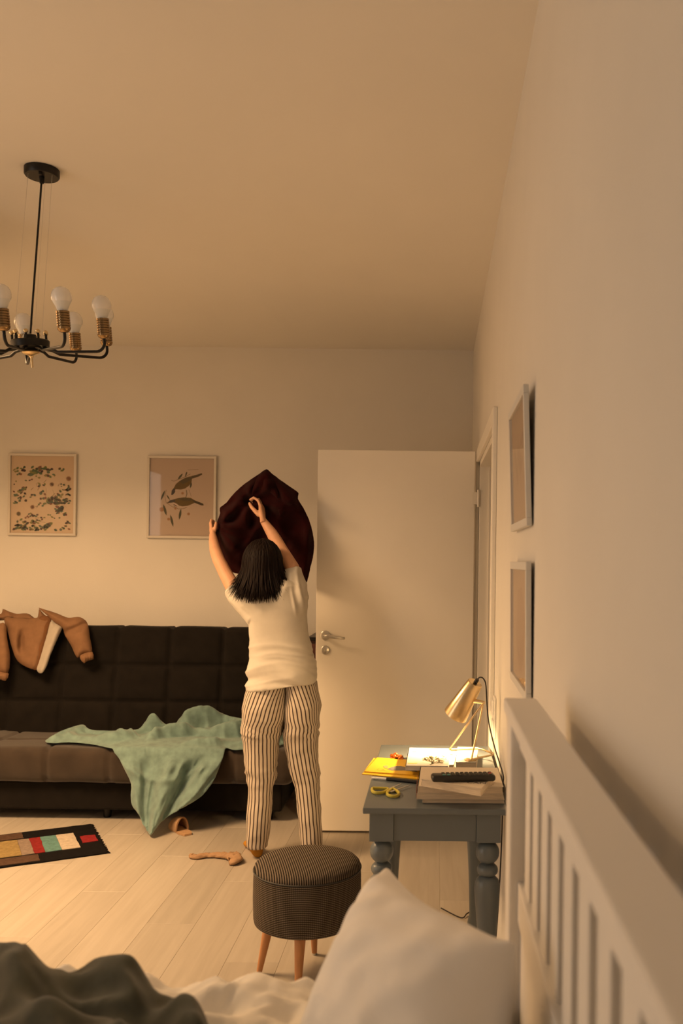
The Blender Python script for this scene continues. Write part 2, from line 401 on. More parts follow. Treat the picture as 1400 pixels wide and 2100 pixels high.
# ================================================================== the room
fl = thing('floor', 'pale oak laminate floor laid in long planks', None, (0, 0, 0)); struct(fl)
PW, PL = 0.193, 1.285
pm = MB()
e = 0.0012
pm.add([(e,e,0),(PW-e,e,0),(PW-e,PL-e,0),(e,PL-e,0),(0,0,-.0012),(PW,0,-.0012),(PW,PL,-.0012),(0,PL,-.0012),(0,0,-.01),(PW,0,-.01),(PW,PL,-.01),(0,PL,-.01)],
       [(0,1,2,3),(4,5,1,0),(5,6,2,1),(6,7,3,2),(7,4,0,3),(8,9,5,4),(9,10,6,5),(10,11,7,6),(11,8,4,7),(11,10,9,8)])
plank_me = pm.mesh('plank', smooth=False)
x = XW; ci = 0
while x > XL:
    x -= PW; y = YF - PL*((ci*0.37) % 1.0); ci += 1
    while y < YB:
        if y + PL > YF: place('plank', plank_me, M['floor'], fl, loc=(x, y, 0))
        y += PL
struct(bx('subfloor', (XL - .1, YF - .1, -.06), (1.6, YB + .1, -.0105), M['wood_dark']), 'dark subfloor under the planks')
struct(bx('ceiling', (XL - .1, YF - .1, ZC), (XW + .1, YB + .1, ZC + .1), M['ceiling']), 'plain off-white ceiling')
struct(bx('wall_back', (XL - .1, YB, -.02), (1.6, YB + .1, ZC), M['wall']), 'plain off-white wall behind the sofa')
# right wall with the doorway
D0, D1, DT, WT = 3.50, 4.80, 1.975, 0.12
wr = MB().box((XW, YF, -.01), (XW + WT, D0, ZC)).box((XW, D1, -.01), (XW + WT, YB, ZC)).box((XW, D0, DT), (XW + WT, D1, ZC))
struct(wr.build('wall_right', M['wall'], smooth=False), 'off-white wall along the bed with the doorway')
struct(bx('wall_hall', (1.5, D0 - 1.2, -.01), (1.6, YB, ZC), M['wall']), 'hallway wall beyond the doorway')
struct(bx('ceiling_hall', (XW + .1, D0 - 1.2, 2.5), (1.6, YB, 2.6), M['ceiling']), 'hallway ceiling beyond the doorway')
struct(bx('floor_hall', (XW, D0 - 1.2, -.0104), (1.5, YB, -.001), M['floor']), 'pale floor of the hallway beyond the doorway')
struct(bx('wall_hall_end', (XW + WT, D0 - 1.3, -.01), (1.6, D0 - 1.2, ZC), M['wall']), 'end wall of the hallway')
# left wall with its window, wall behind the camera
WY0, WY1, WZ0, WZ1 = 0.32, 1.58, 0.30, 2.55
wl = MB().box((XL - .15, YF, -.01), (XL, WY0, ZC)).box((XL - .15, WY1, -.01), (XL, YB, ZC)).box((XL - .15, WY0, -.01), (XL, WY1, WZ0)).box((XL - .15, WY0, WZ1), (XL, WY1, ZC))
struct(wl.build('wall_left', M['wall'], smooth=False), 'off-white wall with the window left of the picture')
struct(bx('wall_front', (XL - .15, YF - .1, -.01), (XW + WT, YF, ZC), M['wall']), 'off-white wall behind the camera')
win = thing('window_1', 'white window in the left wall', None, (XL - .1, .95, WZ0)); struct(win)
for lo, hi in (((WY0, WZ0), (WY1, WZ0 + .06)), ((WY0, WZ1 - .06), (WY1, WZ1)), ((WY0, WZ0), (WY0 + .06, WZ1)), ((WY1 - .06, WZ0), (WY1, WZ1)), ((.92, WZ0), (.98, WZ1))):
    bx('window_bar', (XL - .13, lo[0], lo[1]), (XL - .08, hi[0], hi[1]), M['trim'], win)
for a, b in ((WY0 + .06, .92), (.98, WY1 - .06)): bx('pane', (XL - .107, a, WZ0 + .06), (XL - .103, b, WZ1 - .06), M['glass'], win)
# baseboards
struct(bx('baseboard_back', (XL, YB - .014, 0), (XW, YB, .07), M['trim'], bevel=.004), 'white baseboard behind the sofa')
struct(bx('baseboard_right', (XW - .012, YF, 0), (XW, D0 - .06, .07), M['trim'], bevel=.004), 'white baseboard under the bed headboard wall')
# door casing and jambs
ca = thing('trim_1', 'white casing around the doorway beside the table', None, (XW, D0, 0)); struct(ca)
bx('casing_post', (XW - .018, D0 - .062, 0), (XW, D0 + .004, DT + .06), M['trim'], ca, .004)
bx('casing_post', (XW - .018, D1 - .004, 0), (XW, D1 + .062, DT + .06), M['trim'], ca, .004)
bx('casing_head', (XW - .018, D0 + .004, DT - .004), (XW, D1 - .004, DT + .06), M['trim'], ca, .004)
bx('jamb', (XW, D1 - .03, 0), (XW + WT, D1, DT), M['trim'], ca, .002)
bx('jamb', (XW, D0, 0), (XW + WT, D0 + .03, DT), M['trim'], ca, .002)
bx('jamb_head', (XW, D0, DT - .03), (XW + WT, D1, DT), M['trim'], ca, .002)
bx('door_stop', (XW + .05, D1 - .045, 0), (XW + .065, D1 - .03, DT - .03), M['trim'], ca)
# open door leaf, parallel to the back wall
ZD = 4.767
d0, d1 = P(652, 922, ZD), P(974, 925, ZD)
dl = thing('door_1', 'plain cream door standing open against the back wall', None, (d0.x, ZD, 0)); struct(dl)
rl = math.atan2(0.0, 1)
bx('leaf', (d0.x, ZD, .012), (d1.x, ZD + .04, d0.z), M['door'], dl, .002)
hp = P(667, 1303, ZD); kp = P(667, 1333, ZD)
RY = Matrix.Rotation(math.pi/2, 4, 'X').to_3x3()
MB().lathe([(0, 0), (.026, 0), (.026, .006), (.022, .009), (0, .009)], hp, 28, RY).build('handle_rose', M['steel'], dl)
lv = [hp + Vector((0, -.004, 0)), hp + Vector((0, -.035, 0)), hp + Vector((.006, -.046, 0)), hp + Vector((.02, -.05, -.001)), hp + Vector((.06, -.05, -.006)), hp + Vector((.104, -.048, -.010)), hp + Vector((.108, -.047, -.010))]
MB().tube(lv, [.011, .011, .011, .0105, .009, .008, .005], 12).build('lever', M['steel'], dl)
rz = MB().lathe([(0, 0), (.024, 0), (.024, .006), (.02, .009), (0, .009)], kp, 28, RY).build('lock_rose', M['steel'], dl)
MB().box((kp.x - .003, ZD - .0115, kp.z - .009), (kp.x + .003, ZD - .008, kp.z + .009)).build('thumb_turn', M['steel'], rz, bevel=.002)
for hy in (1022, 1560):
    q = P(981, hy, ZD)
    hg = MB().tube([q + Vector((-.001, .0, -.045)), q + Vector((-.001, .0, .045))], .0075, 10).box((d1.x - .012, ZD - .004, q.z - .032), (d1.x + .02, ZD + .001, q.z + .032)).build('hinge', M['trim'], dl)
# light switch beside the doorway
sp = P(1017, 1470, 3.36)
sw = thing('light_switch', 'white light switch on the wall above the table near the doorway', 'light switch', (XW, sp.y, sp.z))
bx('plate', (XW - .009, sp.y - .04, sp.z - .075), (XW - .0002, sp.y + .04, sp.z + .075), M['white_plastic'], sw, .003)
for k in (-1, 1): bx('rocker', (XW - .014, sp.y - .026, sp.z + k*.036 - .028), (XW - .009, sp.y + .026, sp.z + k*.036 + .028), M['white_plastic'], sw, .003)
# ================================================================== unseen pendant lamp added left of the picture for the warm light
lx, ly = -2.35, 3.45
t = thing('added_pendant_lamp', 'unseen white drum pendant lamp added outside the picture on the left', 'pendant lamp', (lx, ly, ZC))
MB().lathe([(0, ZC - .0005), (.05, ZC - .0005), (.045, ZC - .03), (0, ZC - .03)], (lx, ly, 0), 24).build('canopy', M['white_plastic'], t)
MB().tube([(lx, ly, ZC - .02), (lx, ly, 2.45)], .004, 8).build('cord', M['white_plastic'], t)
MB().lathe([(.48, 2.40), (.48, 2.57), (0, 2.575), (0, 2.57), (.474, 2.565), (.474, 2.40), (.48, 2.40)], (lx, ly, 0), 48, cap=False).build('lamp_shade', M['white_plastic'], t)
df = pmat('lit_diffuser', (1, .85, .6), .6); n_, l_, b_ = nodes_of(df); b_.inputs['Emission Color'].default_value = WARM + (1,); b_.inputs['Emission Strength'].default_value = 4
MB().lathe([(0, 2.41), (.472, 2.41), (.472, 2.416), (0, 2.416)], (lx, ly, 0), 48).build('diffuser', df, t)
# ================================================================== chandelier
cp = P(86, 347, 3.14); hub = P(62, 705, 3.14)
ch = thing('chandelier', 'black chandelier with brass sockets and unlit white bulbs hanging from the ceiling', 'chandelier', (cp.x, cp.y, ZC))
MB().lathe([(0, ZC - .001), (.058, ZC - .001), (.058, ZC - .022), (.054, ZC - .027), (0, ZC - .027)], (cp.x, cp.y, 0), 36).build('canopy', M['black'], ch)
MB().tube([(cp.x + .012, cp.y - .04, ZC - .024), (cp.x + .012, cp.y - .04, ZC - .036)], .006, 10).build('canopy_screw', M['black'], ch)
MB().lathe([(0, ZC - .05), (.007, ZC - .05), (.009, ZC - .027), (0, ZC - .027)], (cp.x, cp.y, 0), 12).build('cord_grip', M['black'], ch)
MB().tube([(cp.x, cp.y, ZC - .03), hub + Vector((0, 0, .035))], .0036, 8).build('rod', M['black'], ch)
TM = Matrix.Rotation(math.atan(.101), 3, 'X') @ Matrix.Rotation(-math.atan(.057), 3, 'Y')      # it hangs a little askew
hv = lambda p: hub + TM @ Vector(p)
for a in (100, 220, 340):
    q = Vector((math.cos(math.radians(a)), math.sin(math.radians(a)), 0))
    MB().tube([Vector((cp.x, cp.y, ZC - .026)) + q*.045, hv(q*.052 + Vector((0, 0, .012)))], .0006, 5).build('hanging_wire', M['steel'], ch)
hb = MB().lathe([(0, -.026), (.018, -.026), (.03, -.016), (.062, -.012), (.064, .008), (.06, .012), (.024, .014), (.022, .03), (0, .032)], hub, 36, TM).build('hub', M['black'], ch)
MB().lathe([(0, -.040), (.012, -.040), (.026, -.034), (.03, -.029), (.026, -.024), (0, -.024)], hub, 28, TM).build('finial', M['brass'], ch)
MB().lathe([(0, -.082), (.0035, -.082), (.004, -.05), (.008, -.042), (0, -.04)], hub, 14, TM).build('finial_rod', M['brass'], ch)
R = .2635
prof = [(0, .0), (.011, .0), (.017, .004), (.0205, .010)]
for k in range(6): z = .012 + k*.0082; prof += [(.0212, z), (.0212, z + .0050), (.0166, z + .0058), (.0166, z + .0074)]
prof += [(.0212, .0612), (.0212, .068), (.018, .068), (.018, .064), (0, .064)]
bulb_prof = [(.0145, 0), (.0148, .012), (.0165, .022), (.022, .036), (.0285, .048)]
glb = [(.0285, .048), (.0318, .056), (.0325, .066), (.030, .077), (.0245, .087), (.0155, .094), (.006, .0968), (0, .0972)]
for k in range(9):
    a = math.radians(7.15 + 40*k); q = Vector((math.sin(a), -math.cos(a), 0)); zb = -.027
    pts = [q*.045 + Vector((0, 0, zb + .010)), q*.072 + Vector((0, 0, zb + .006)), q*.095 + Vector((0, 0, zb - .006)), q*(R - .03) + Vector((0, 0, zb - .012))]
    for j in range(1, 7):
        b = math.pi/2*j/6; pts.append(q*(R - .03 + .03*math.sin(b)) + Vector((0, 0, zb - .012 + .03*(1 - math.cos(b)))))
    pts.append(q*R + Vector((0, 0, zb + .034)))
    ar = MB().tube([hv(p) for p in pts], .0052, 10).build('arm', M['black'], ch)
    base = hv(q*R + Vector((0, 0, zb + .03))); top = base + TM @ Vector((0, 0, .05))
    MB().lathe(prof, base, 24, TM).build('socket', M['brass_dark'], ar, sharp=30)
    bu = MB().lathe(glb, top, 24, TM, cap=False).build('bulb', M['bulb'], ar)
    MB().lathe(bulb_prof, top, 24, TM).build('bulb_neck', M['bulb_neck'], ar)
    q2 = Vector((math.sin(a + .1), -math.cos(a + .1), 0))
    kn = MB().tube([hv(q2*.056), hv(q2*.056 + Vector((0, 0, .03)))], .0042, 8).build('knob_stem', M['black'], ch)
    MB().ball(hv(q2*.056 + Vector((0, 0, .036))), .0075).build('brass_ball', M['brass'], ch)
# ================================================================== pictures
def picture(name, label, corner, right, down, w, h, normal, fw, dep, fmat, draw, group=None, tilt=0.0):
    """frame of four rails, printed sheet, glass pane; draw(add) paints with add(points01, colour)"""
    corner = Vector(corner); right = Vector(right); down = Vector(down); normal = Vector(normal)
    T = lambda u, v, d: corner + right*u + down*v + normal*(d + tilt*(1 - v/h))
    t = thing(name, label, 'picture', T(w/2, h, 0), group)
    for u0, u1, v0, v1 in ((0, w, 0, fw), (0, w, h - fw, h), (0, fw, fw, h - fw), (w - fw, w, fw, h - fw)):
        vs = [T(u, v, d) for d in (0, dep) for u, v in ((u0, v0), (u1, v0), (u1, v1), (u0, v1))]
        MB().add(vs, [(0,3,2,1),(4,5,6,7),(0,1,5,4),(1,2,6,5),(2,3,7,6),(3,0,4,7)]).build('frame_rail', fmat, t, smooth=False, bevel=.0015)
    mb = MB(); cols = []; layer = [0]
    iw, ih = w - 2*fw, h - 2*fw
    def add(pts, col):
        layer[0] += 1; d = dep*.35 + min(.0025, layer[0]*.00002)
        vs = [T(fw + x*iw, fw + y*ih, d) for x, y in pts]; n = len(vs)
        mb.add(vs, [tuple(range(n))]); cols.append((n, col))
    draw(add)
    me = bpy.data.meshes.new('print'); me.from_pydata(mb.v, [], mb.f)
    ca_ = me.color_attributes.new('ink', 'FLOAT_COLOR', 'CORNER'); i = 0
    for poly, (n, col) in zip(me.polygons, cols):
        for li in poly.loop_indices: ca_.data[li].color = tuple(col) + (1.0,)
    if me.polygons[0].normal.dot(normal) < 0: me.flip_normals()
    place('print', me, M['print'], t)
    vs = [T(u, v, d) for d in (dep*.62, dep*.62 + .0018) for u, v in ((fw, fw), (w - fw, fw), (w - fw, h - fw), (fw, h - fw))]
    MB().add(vs, [(0,3,2,1),(4,5,6,7),(0,1,5,4),(1,2,6,5),(2,3,7,6),(3,0,4,7)]).build('glass_pane', M['glass'], t, smooth=False)
    vs = [T(u, v, d) for d in (.001, dep*.3) for u, v in ((fw*.5, fw*.5), (w - fw*.5, fw*.5), (w - fw*.5, h - fw*.5), (fw*.5, h - fw*.5))]
    MB().add(vs, [(0,3,2,1),(4,5,6,7),(0,1,5,4),(1,2,6,5),(2,3,7,6),(3,0,4,7)]).build('backing_board', M['cover_cream'], t, smooth=False)
    return t
def leaf(x, y, l, w, ang, asp=.8):
    ca2, sa = math.cos(ang), math.sin(ang); out = []
    for i in range(10):
        s = i/9*2 if i < 5 else 2 - (i - 4.5)/4.5*2
    prof2 = [(0, 0), (.25, .7), (.5, 1), (.75, .75), (1, 0), (.75, -.75), (.5, -1), (.25, -.7)]
    for s, q in prof2: out.append((x + (s*l*ca2 - q*w*sa), y + (s*l*sa + q*w*ca2)*asp))
    return out
def botanical(add):
    paper = (.60, .46, .33)
    add([(0,0),(1,0),(1,1),(0,1)], paper)
    rr = random.Random(3)
    greens = [(.07,.11,.05),(.12,.15,.05),(.17,.18,.06),(.05,.075,.045),(.22,.19,.06),(.09,.13,.075)]
    browns = [(.13,.05,.025),(.07,.03,.02),(.22,.09,.045),(.045,.02,.018),(.18,.07,.05)]
    X = lambda x: (x - 195)/1040; Y = lambda y: (y - 105)/1310
    clusters = [(260,350,45,8),(340,410,40,5),(420,320,60,8),(560,370,90,22),(620,350,60,10),(740,340,60,10),(800,420,55,8),(840,330,40,6),(940,325,35,4),(1050,340,40,5),(940,405,40,4),
        (560,510,30,3),(620,465,35,3),(290,530,18,2),(250,578,20,2),(470,540,25,3),(690,590,45,7),(350,690,60,12),(430,640,40,7),(240,690,30,5),(240,770,55,10),(330,815,40,6),(290,900,55,8),
        (440,760,35,4),(570,745,40,4),(540,800,25,3),(710,735,45,7),(730,810,35,4),(800,870,60,8),(700,890,40,4),(690,945,45,4),(750,920,25,3),(910,830,90,24),(970,770,50,9),(1000,880,70,10),(1110,900,60,9),(1130,840,40,5),
        (1140,670,45,11),(1140,600,25,4),(1140,745,40,6),(1050,590,28,3),(1060,680,25,3),(990,690,25,3),(990,610,20,2),(1040,1000,90,18),(960,1050,45,7),(1110,1050,45,5),(1075,1105,30,3),(1020,1150,20,2),(1130,1230,50,7),(1105,1320,45,7),(1000,1380,50,7),(850,1380,30,4),
        (490,1080,28,3),(450,1160,28,3),(510,1150,20,3),(610,1130,45,8),(610,1220,50,10),(720,1155,22,3),(700,1210,28,3),(830,1100,25,3),(900,1160,28,3),(330,1200,40,4),(440,1240,45,6),(240,1230,28,3),(260,1310,60,10),(370,1300,70,16),(440,1340,60,12),(560,1370,60,12),(600,1310,55,9),(690,1350,45,8),(760,1310,55,12),(830,1280,55,10),(500,1330,40,5)]
    for cx, cy, s, n in clusters:
        for _ in range(max(1, int(n*.72))):
            c = rr.choice(greens if rr.random() < .66 else browns)
            lf = leaf(X(cx + rr.gauss(0, s*.42)), Y(cy + rr.gauss(0, s*.34)), rr.uniform(.03, .06)*(.6 + s/90), rr.uniform(.011, .021)*(.7 + s/120), rr.uniform(-.9, .7) + rr.choice((0, math.pi)))
            if all(.02 < a < .98 and .02 < b < .98 for a, b in lf): add(lf, c)
    for cx, cy, r0, c in ((865,585,42,(.24,.14,.09)),(1140,485,48,(.30,.15,.08)),(550,975,42,(.30,.15,.08)),(325,1090,42,(.20,.14,.07)),(440,865,26,(.26,.17,.11))):
        for k in range(11):
            a = k*2*math.pi/11; add(leaf(X(cx), Y(cy), r0/1040, .008, a), c)
    for k in range(26):
        x0, y0 = rr.uniform(.05, .9), rr.uniform(.2, .95); a = rr.uniform(0, 6.28); l = rr.uniform(.04, .09)
        add([(x0, y0), (x0 + l*math.cos(a), y0 + l*math.sin(a)*.8), (x0 + l*math.cos(a) + .005, y0 + l*math.sin(a)*.8 + .004), (x0 + .005, y0 + .004)], (.20, .14, .07))
def birds(add):
    add([(0,0),(1,0),(1,1),(0,1)], (.52, .41, .33))
    N_ = lambda pts: [((x - 180)/1020, (y - 165)/1295) for x, y in pts]
    def stroke(pts, w, col):
        for (a, b), (c, d) in zip(pts, pts[1:]):
            l = math.hypot(c - a, d - b); nx, ny = -(d - b)/l*w, (c - a)/l*w
            add(N_([(a - nx, b - ny), (c - nx, d - ny), (c + nx, d + ny), (a + nx, b + ny)]), col)
    br = (.20, .14, .085); gl = (.085, .085, .055)
    stroke([(520,530),(560,545),(640,510),(740,470),(820,420)], 4, br); stroke([(740,470),(760,390)], 8, (.16,.125,.08)); stroke([(780,355),(860,350),(950,345)], 3, br)
    stroke([(440,690),(420,800),(440,900),(520,960),(600,1000)], 3, br); stroke([(760,690),(770,760),(750,820)], 6, (.14,.12,.09)); stroke([(800,680),(840,800)], 3, (.26,.19,.13)); stroke([(560,960),(640,1010),(720,1000),(770,980)], 4, br)
    for x, y, x2, y2, w in ((355,870,420,700,17),(445,770,500,860,11),(395,930,450,1120,22),(510,1100,560,1310,20),(680,1000,650,1190,20),(620,520,700,415,17),(740,460,770,385,12),(820,660,840,560,16)):
        l = math.hypot(x2 - x, y2 - y)/1020; add(leaf((x - 180)/1020, (y - 165)/1295, l, w/1020, math.atan2(y2 - y, x2 - x), .79), gl)
    for x, y, r in ((370,1020,38),(485,1180,24),(800,1090,24),(590,1000,20),(700,745,22)):
        add(N_([(x + r*math.cos(k*.6283), y + r*math.sin(k*.6283)) for k in range(10)]), (.36,.20,.11))
    add(N_([(520,775),(530,710),(560,660),(590,595),(650,540),(730,490),(800,465),(860,455),(850,490),(840,560),(800,620),(740,665),(670,685),(620,680),(585,700),(560,745)]), (.155,.10,.04))
    add(N_([(840,455),(900,440),(1000,405),(1012,425),(960,460),(880,490),(840,500)]), (.10,.075,.045))
    add(N_([(650,545),(740,490),(860,460),(850,500),(770,560),(700,590)]), (.11,.085,.05))
    add(N_([(520,775),(528,700),(560,660),(590,690),(575,740),(545,775)]), (.075,.065,.06))
    add(N_([(575,700),(590,680),(650,685),(620,712)]), (.55,.44,.35))
    add(N_([(440,920),(480,885),(540,855),(620,830),(720,812),(830,820),(880,850),(930,880),(900,900),(840,930),(780,955),(700,965),(640,950),(600,915),(560,900),(490,910)]), (.15,.10,.04))
    add(N_([(840,850),(920,870),(1030,915),(1040,945),(1000,945),(900,905)]), (.085,.065,.04))
    add(N_([(620,832),(740,814),(860,845),(820,870),(700,870)]), (.105,.08,.045))
    add(N_([(470,905),(500,865),(580,850),(590,885),(530,905)]), (.075,.065,.06))
    add(N_([(545,915),(600,915),(650,955),(620,960)]), (.58,.46,.37)); add(N_([(550,930),(580,935),(620,965),(600,965)]), (.06,.04,.03))
ZP = YB - .004
for nm, x0, x1, y0, y1, lab, dr in (('framed_print', 20, 157, 930, 1099, 'botanical print of scattered leaves and flowers in a pale frame above the sofa', botanical),
                                    ('framed_print', 304, 443, 935, 1105, 'print of two birds on a branch in a pale frame above the sofa', birds)):
    a, b = P(x0, y0, ZP), P(x1, y1, ZP)
    picture(nm, lab, a, (1, 0, 0), (0, 0, -1), b.x - a.x, a.z - b.z, (0, -1, 0), .015, .020, M['frame'], dr, 'framed prints')
def sky_print(add):
    add([(0,0),(1,0),(1,1),(0,1)], (.60, .42, .27))
    for k in range(9): add(leaf(.1 + .09*k, .25 + .07*(k % 4), .3, .05, 1.1 + .2*k), (.50, .33, .20))
def portrait_print(add):
    add([(0,0),(1,0),(1,1),(0,1)], (.62, .43, .28))
    add([(.3,.2),(.6,.15),(.8,.4),(.7,.8),(.45,.95),(.25,.7)], (.53, .34, .21))
    for k in range(6): add(leaf(.2 + .1*k, .5, .35, .03, .9 + .3*k), (.55, .36, .23))
XF = XW - .004
def wall_pic(lab, xn, yn_top, yn_bot, xf, dr, tilt):
    un = (xn - CX) + ROLL*((yn_top + yn_bot)/2 - CY); uf = (xf - CX) + ROLL*((yn_top + yn_bot)/2 - CY)
    Xs = XF - .014 - tilt*.5
    Zn, Zf = Xs*F/un, Xs*F/uf
    zt = P(xn, yn_top, Zn).z; zb = P(xn, yn_bot, Zn).z
    # left edge of the print as one faces the wall is the far one
    picture('framed_print', lab, (XF, Zf, zt), (0, -1, 0), (0, 0, -1), Zf - Zn, zt - zb, (-1, 0, 0), .020, .013, M['frame_grey'], dr, 'framed prints', tilt)
wall_pic('upper of two pale framed prints on the right wall beside the doorway', 1075, 787, 1078, 1044, sky_print, .012)
wall_pic('lower of two pale framed prints on the right wall above the headboard end', 1077, 1152, 1440, 1044, portrait_print, .004)
# ================================================================== sofa
sx0, sx1 = -2.86, -0.80
so = thing('sofa', 'dark brown grey tufted sofa against the back wall', 'sofa', (-1.8, 5.3, 0))
colx = [-1.905 + .3175*k for k in range(-4, 5)]
def groove(v, lines, w):
    return max(math.exp(-((v - l)/w)**2) for l in lines)
def back_disp(p, n):
    g = 0.0
    if n.y < -.2 or n.z > .5: g = max(groove(p.x, colx, .010), groove(p.z, (.797, .58), .010) if n.y < -.2 else 0)
    fx = ((p.x - colx[0])/.3175) % 1; fz = ((p.z - .58)/.217) % 1
    puff = (1 - (2*fx - 1)**4)*(1 - (2*fz - 1)**4)*.014 if n.y < -.2 else 0
    return -.016*g + puff + .004*nz(p.x*5, p.z*5)
me = rbox((sx0, 5.36, .36), (sx1, 5.53, 1.022), .035, .013, back_disp)
for v in me.vertices: v.co.y += (v.co.z - .40)*.17
place('backrest', me, M['sofa'], so)
seatx = [P(x, 1570, 4.88).x for x in (93, 223, 350, 477)] + [P(-40, 1570, 4.88).x]
def seat_disp(p, n):
    g = groove(p.x, seatx, .010)*(1 if n.y < -.2 or n.z > .3 else 0)
    if n.z > .3: g = max(g, groove(p.y, (5.12,), .012))
    return -.014*g + .008*nz(p.x*4, p.y*4, p.z*4) + (.010*math.sin(max(0, min(1, (p.z - .21)/.2))*math.pi) if n.y < -.2 else 0)
place('seat', rbox((sx0, 4.885, .212), (-.755, 5.42, .405), .05, .016, seat_disp), M['sofa_seat'], so)
MB().box((sx0 + .03, 4.94, .058), (-.82, 5.52, .215)).build('base', M['sofa'], so, smooth=False, bevel=.012)
for x in (sx0 + .1, -1.8, -.9):
    for y in (5.02, 5.46): MB().lathe([(0, 0), (.02, 0), (.026, .06), (0, .06)], (x, y, 0), 12).build('leg', M['black'], so)
# ---- small dark cabinet between sofa and door
c0 = P(622, 1306, 5.38)
cb = thing('cabinet', 'dark red wooden cabinet half hidden between the sofa and the open door', 'cabinet', (-.5, 5.55, 0))
cx0, cx1, ct = -.742, -.25, c0.z
bx('top', (cx0 - .006, 5.37, ct - .022), (cx1 + .01, 5.73, ct), M['black'], cb, .003)
bx('body', (cx0, 5.395, .1), (cx1, 5.725, ct - .022), M['wood_dark'], cb, .003)
for k in (0, 1):
    a = cx0 + .010 + k*.236; dd = bx('door', (a, 5.377, .12), (a + .232, 5.394, ct - .04), M['wood_dark'], cb, .002)
    MB().ball((a + (.207 if k == 0 else .025), 5.366, .55), .010).build('knob', M['brass_dark'], dd)
for x in (cx0 + .03, cx1 - .03):
    for y in (5.42, 5.7): MB().lathe([(0, 0), (.014, 0), (.02, .1), (0, .1)], (x, y, 0), 12).build('leg', M['wood_dark'], cb)
# ================================================================== tan sweater over the sofa back
sw_ = thing('sweater', 'tan sweater with an off-white stripe thrown over the sofa back', 'sweater', P(95, 1390, 5.4))
def drape(base, puff, fold, seed, tilt=.0009, top=1284):
    def pos(x, y, d):
        Z = base - tilt*max(0, y - top)*1.0 + (max(0, top - y)*.0012)
        edge = puff*(1 - math.exp(-d/7.0))
        f = fold(x, y)
        return P(x, y, Z - edge - f)
    return pos
def fold_a(x, y): return .020*ridge(x*.028 + seed0, y*.010) + .008*nz(x*.07, y*.05, 3)
seed0 = 4.2
def body_fold(x, y):
    # one deep V fold and soft swags
    g = -.035*math.exp(-(((x - (44 - (y - 1290)*.02))/6)**2))*sm(1285, 1310, y)*(1 - sm(1325, 1345, y))
    return g + .012*math.sin((x + .25*y)*.11) + .006*nz(x*.06, y*.06)
cloth('body_panel', [(8,1268),(30,1266),(60,1268),(88,1264),(104,1270),(98,1290),(86,1330),(76,1371),(52,1368),(34,1354),(24,1330),(16,1300)], drape(5.415, .035, body_fold, 1), 3.2, M['tan'], sw_, .008)
cloth('body_panel', [(80,1266),(96,1262),(106,1270),(100,1296),(90,1335),(78,1372),(66,1370),(72,1335),(78,1300)], drape(5.405, .03, lambda x, y: .003*nz(x*.05, y*.05), 2), 3.5, M['tan_deep'], sw_, .006)
cloth('white_stripe', [(104,1273),(120,1281),(128,1288),(118,1312),(104,1345),(96,1368),(85,1382),(74,1372),(84,1340),(96,1300)], drape(5.400, .03, lambda x, y: .006*math.sin((x + y*.35)*.3), 3), 3.2, M['offwhite'], sw_, .007, smooth=3)
cloth('sleeve', [(78,1246),(95,1250),(120,1258),(140,1266),(160,1264),(173,1269),(181,1280),(186,1310),(190,1338),(172,1341),(158,1350),(145,1325),(132,1303),(127,1288),(110,1276),(95,1262)], drape(5.395, .05, lambda x, y: .016*math.exp(-(((y - 1290) + (x - 150)*.45)/7)**2)*-1.6 + .008*nz(x*.05, y*.05), 4), 3.2, M['tan'], sw_, .010, smooth=3)
cloth('cuff', [(163,1344),(172,1339),(190,1336),(193,1352),(180,1356),(173,1361),(165,1354)], drape(5.385, .04, lambda x, y: .004*math.sin(x*1.2), 5), 2.6, M['tan'], sw_, .008, smooth=2)
cloth('sleeve', [(-40,1290),(-10,1280),(12,1278),(16,1310),(22,1345),(18,1380),(0,1380),(-40,1370)], drape(5.395, .045, lambda x, y: .008*math.sin(x*.16), 6), 4, M['tan'], sw_, .010, smooth=3)
cloth('cuff', [(-20,1378),(0,1376),(19,1381),(12,1397),(0,1394),(-20,1390)], drape(5.385, .035, lambda x, y: .003*math.sin(x*1.2), 7), 3, M['tan'], sw_, .008, smooth=2)
cloth('collar', [(-20,1262),(2,1258),(5,1248),(16,1252),(34,1258),(46,1257),(60,1258),(74,1268),(78,1258),(80,1247),(90,1258),(102,1270),(80,1272),(50,1276),(20,1272),(-20,1274)], drape(5.47, .05, lambda x, y: .012*nz(x*.12, y*.12), 8), 3, M['tan'], sw_, .010, smooth=2)
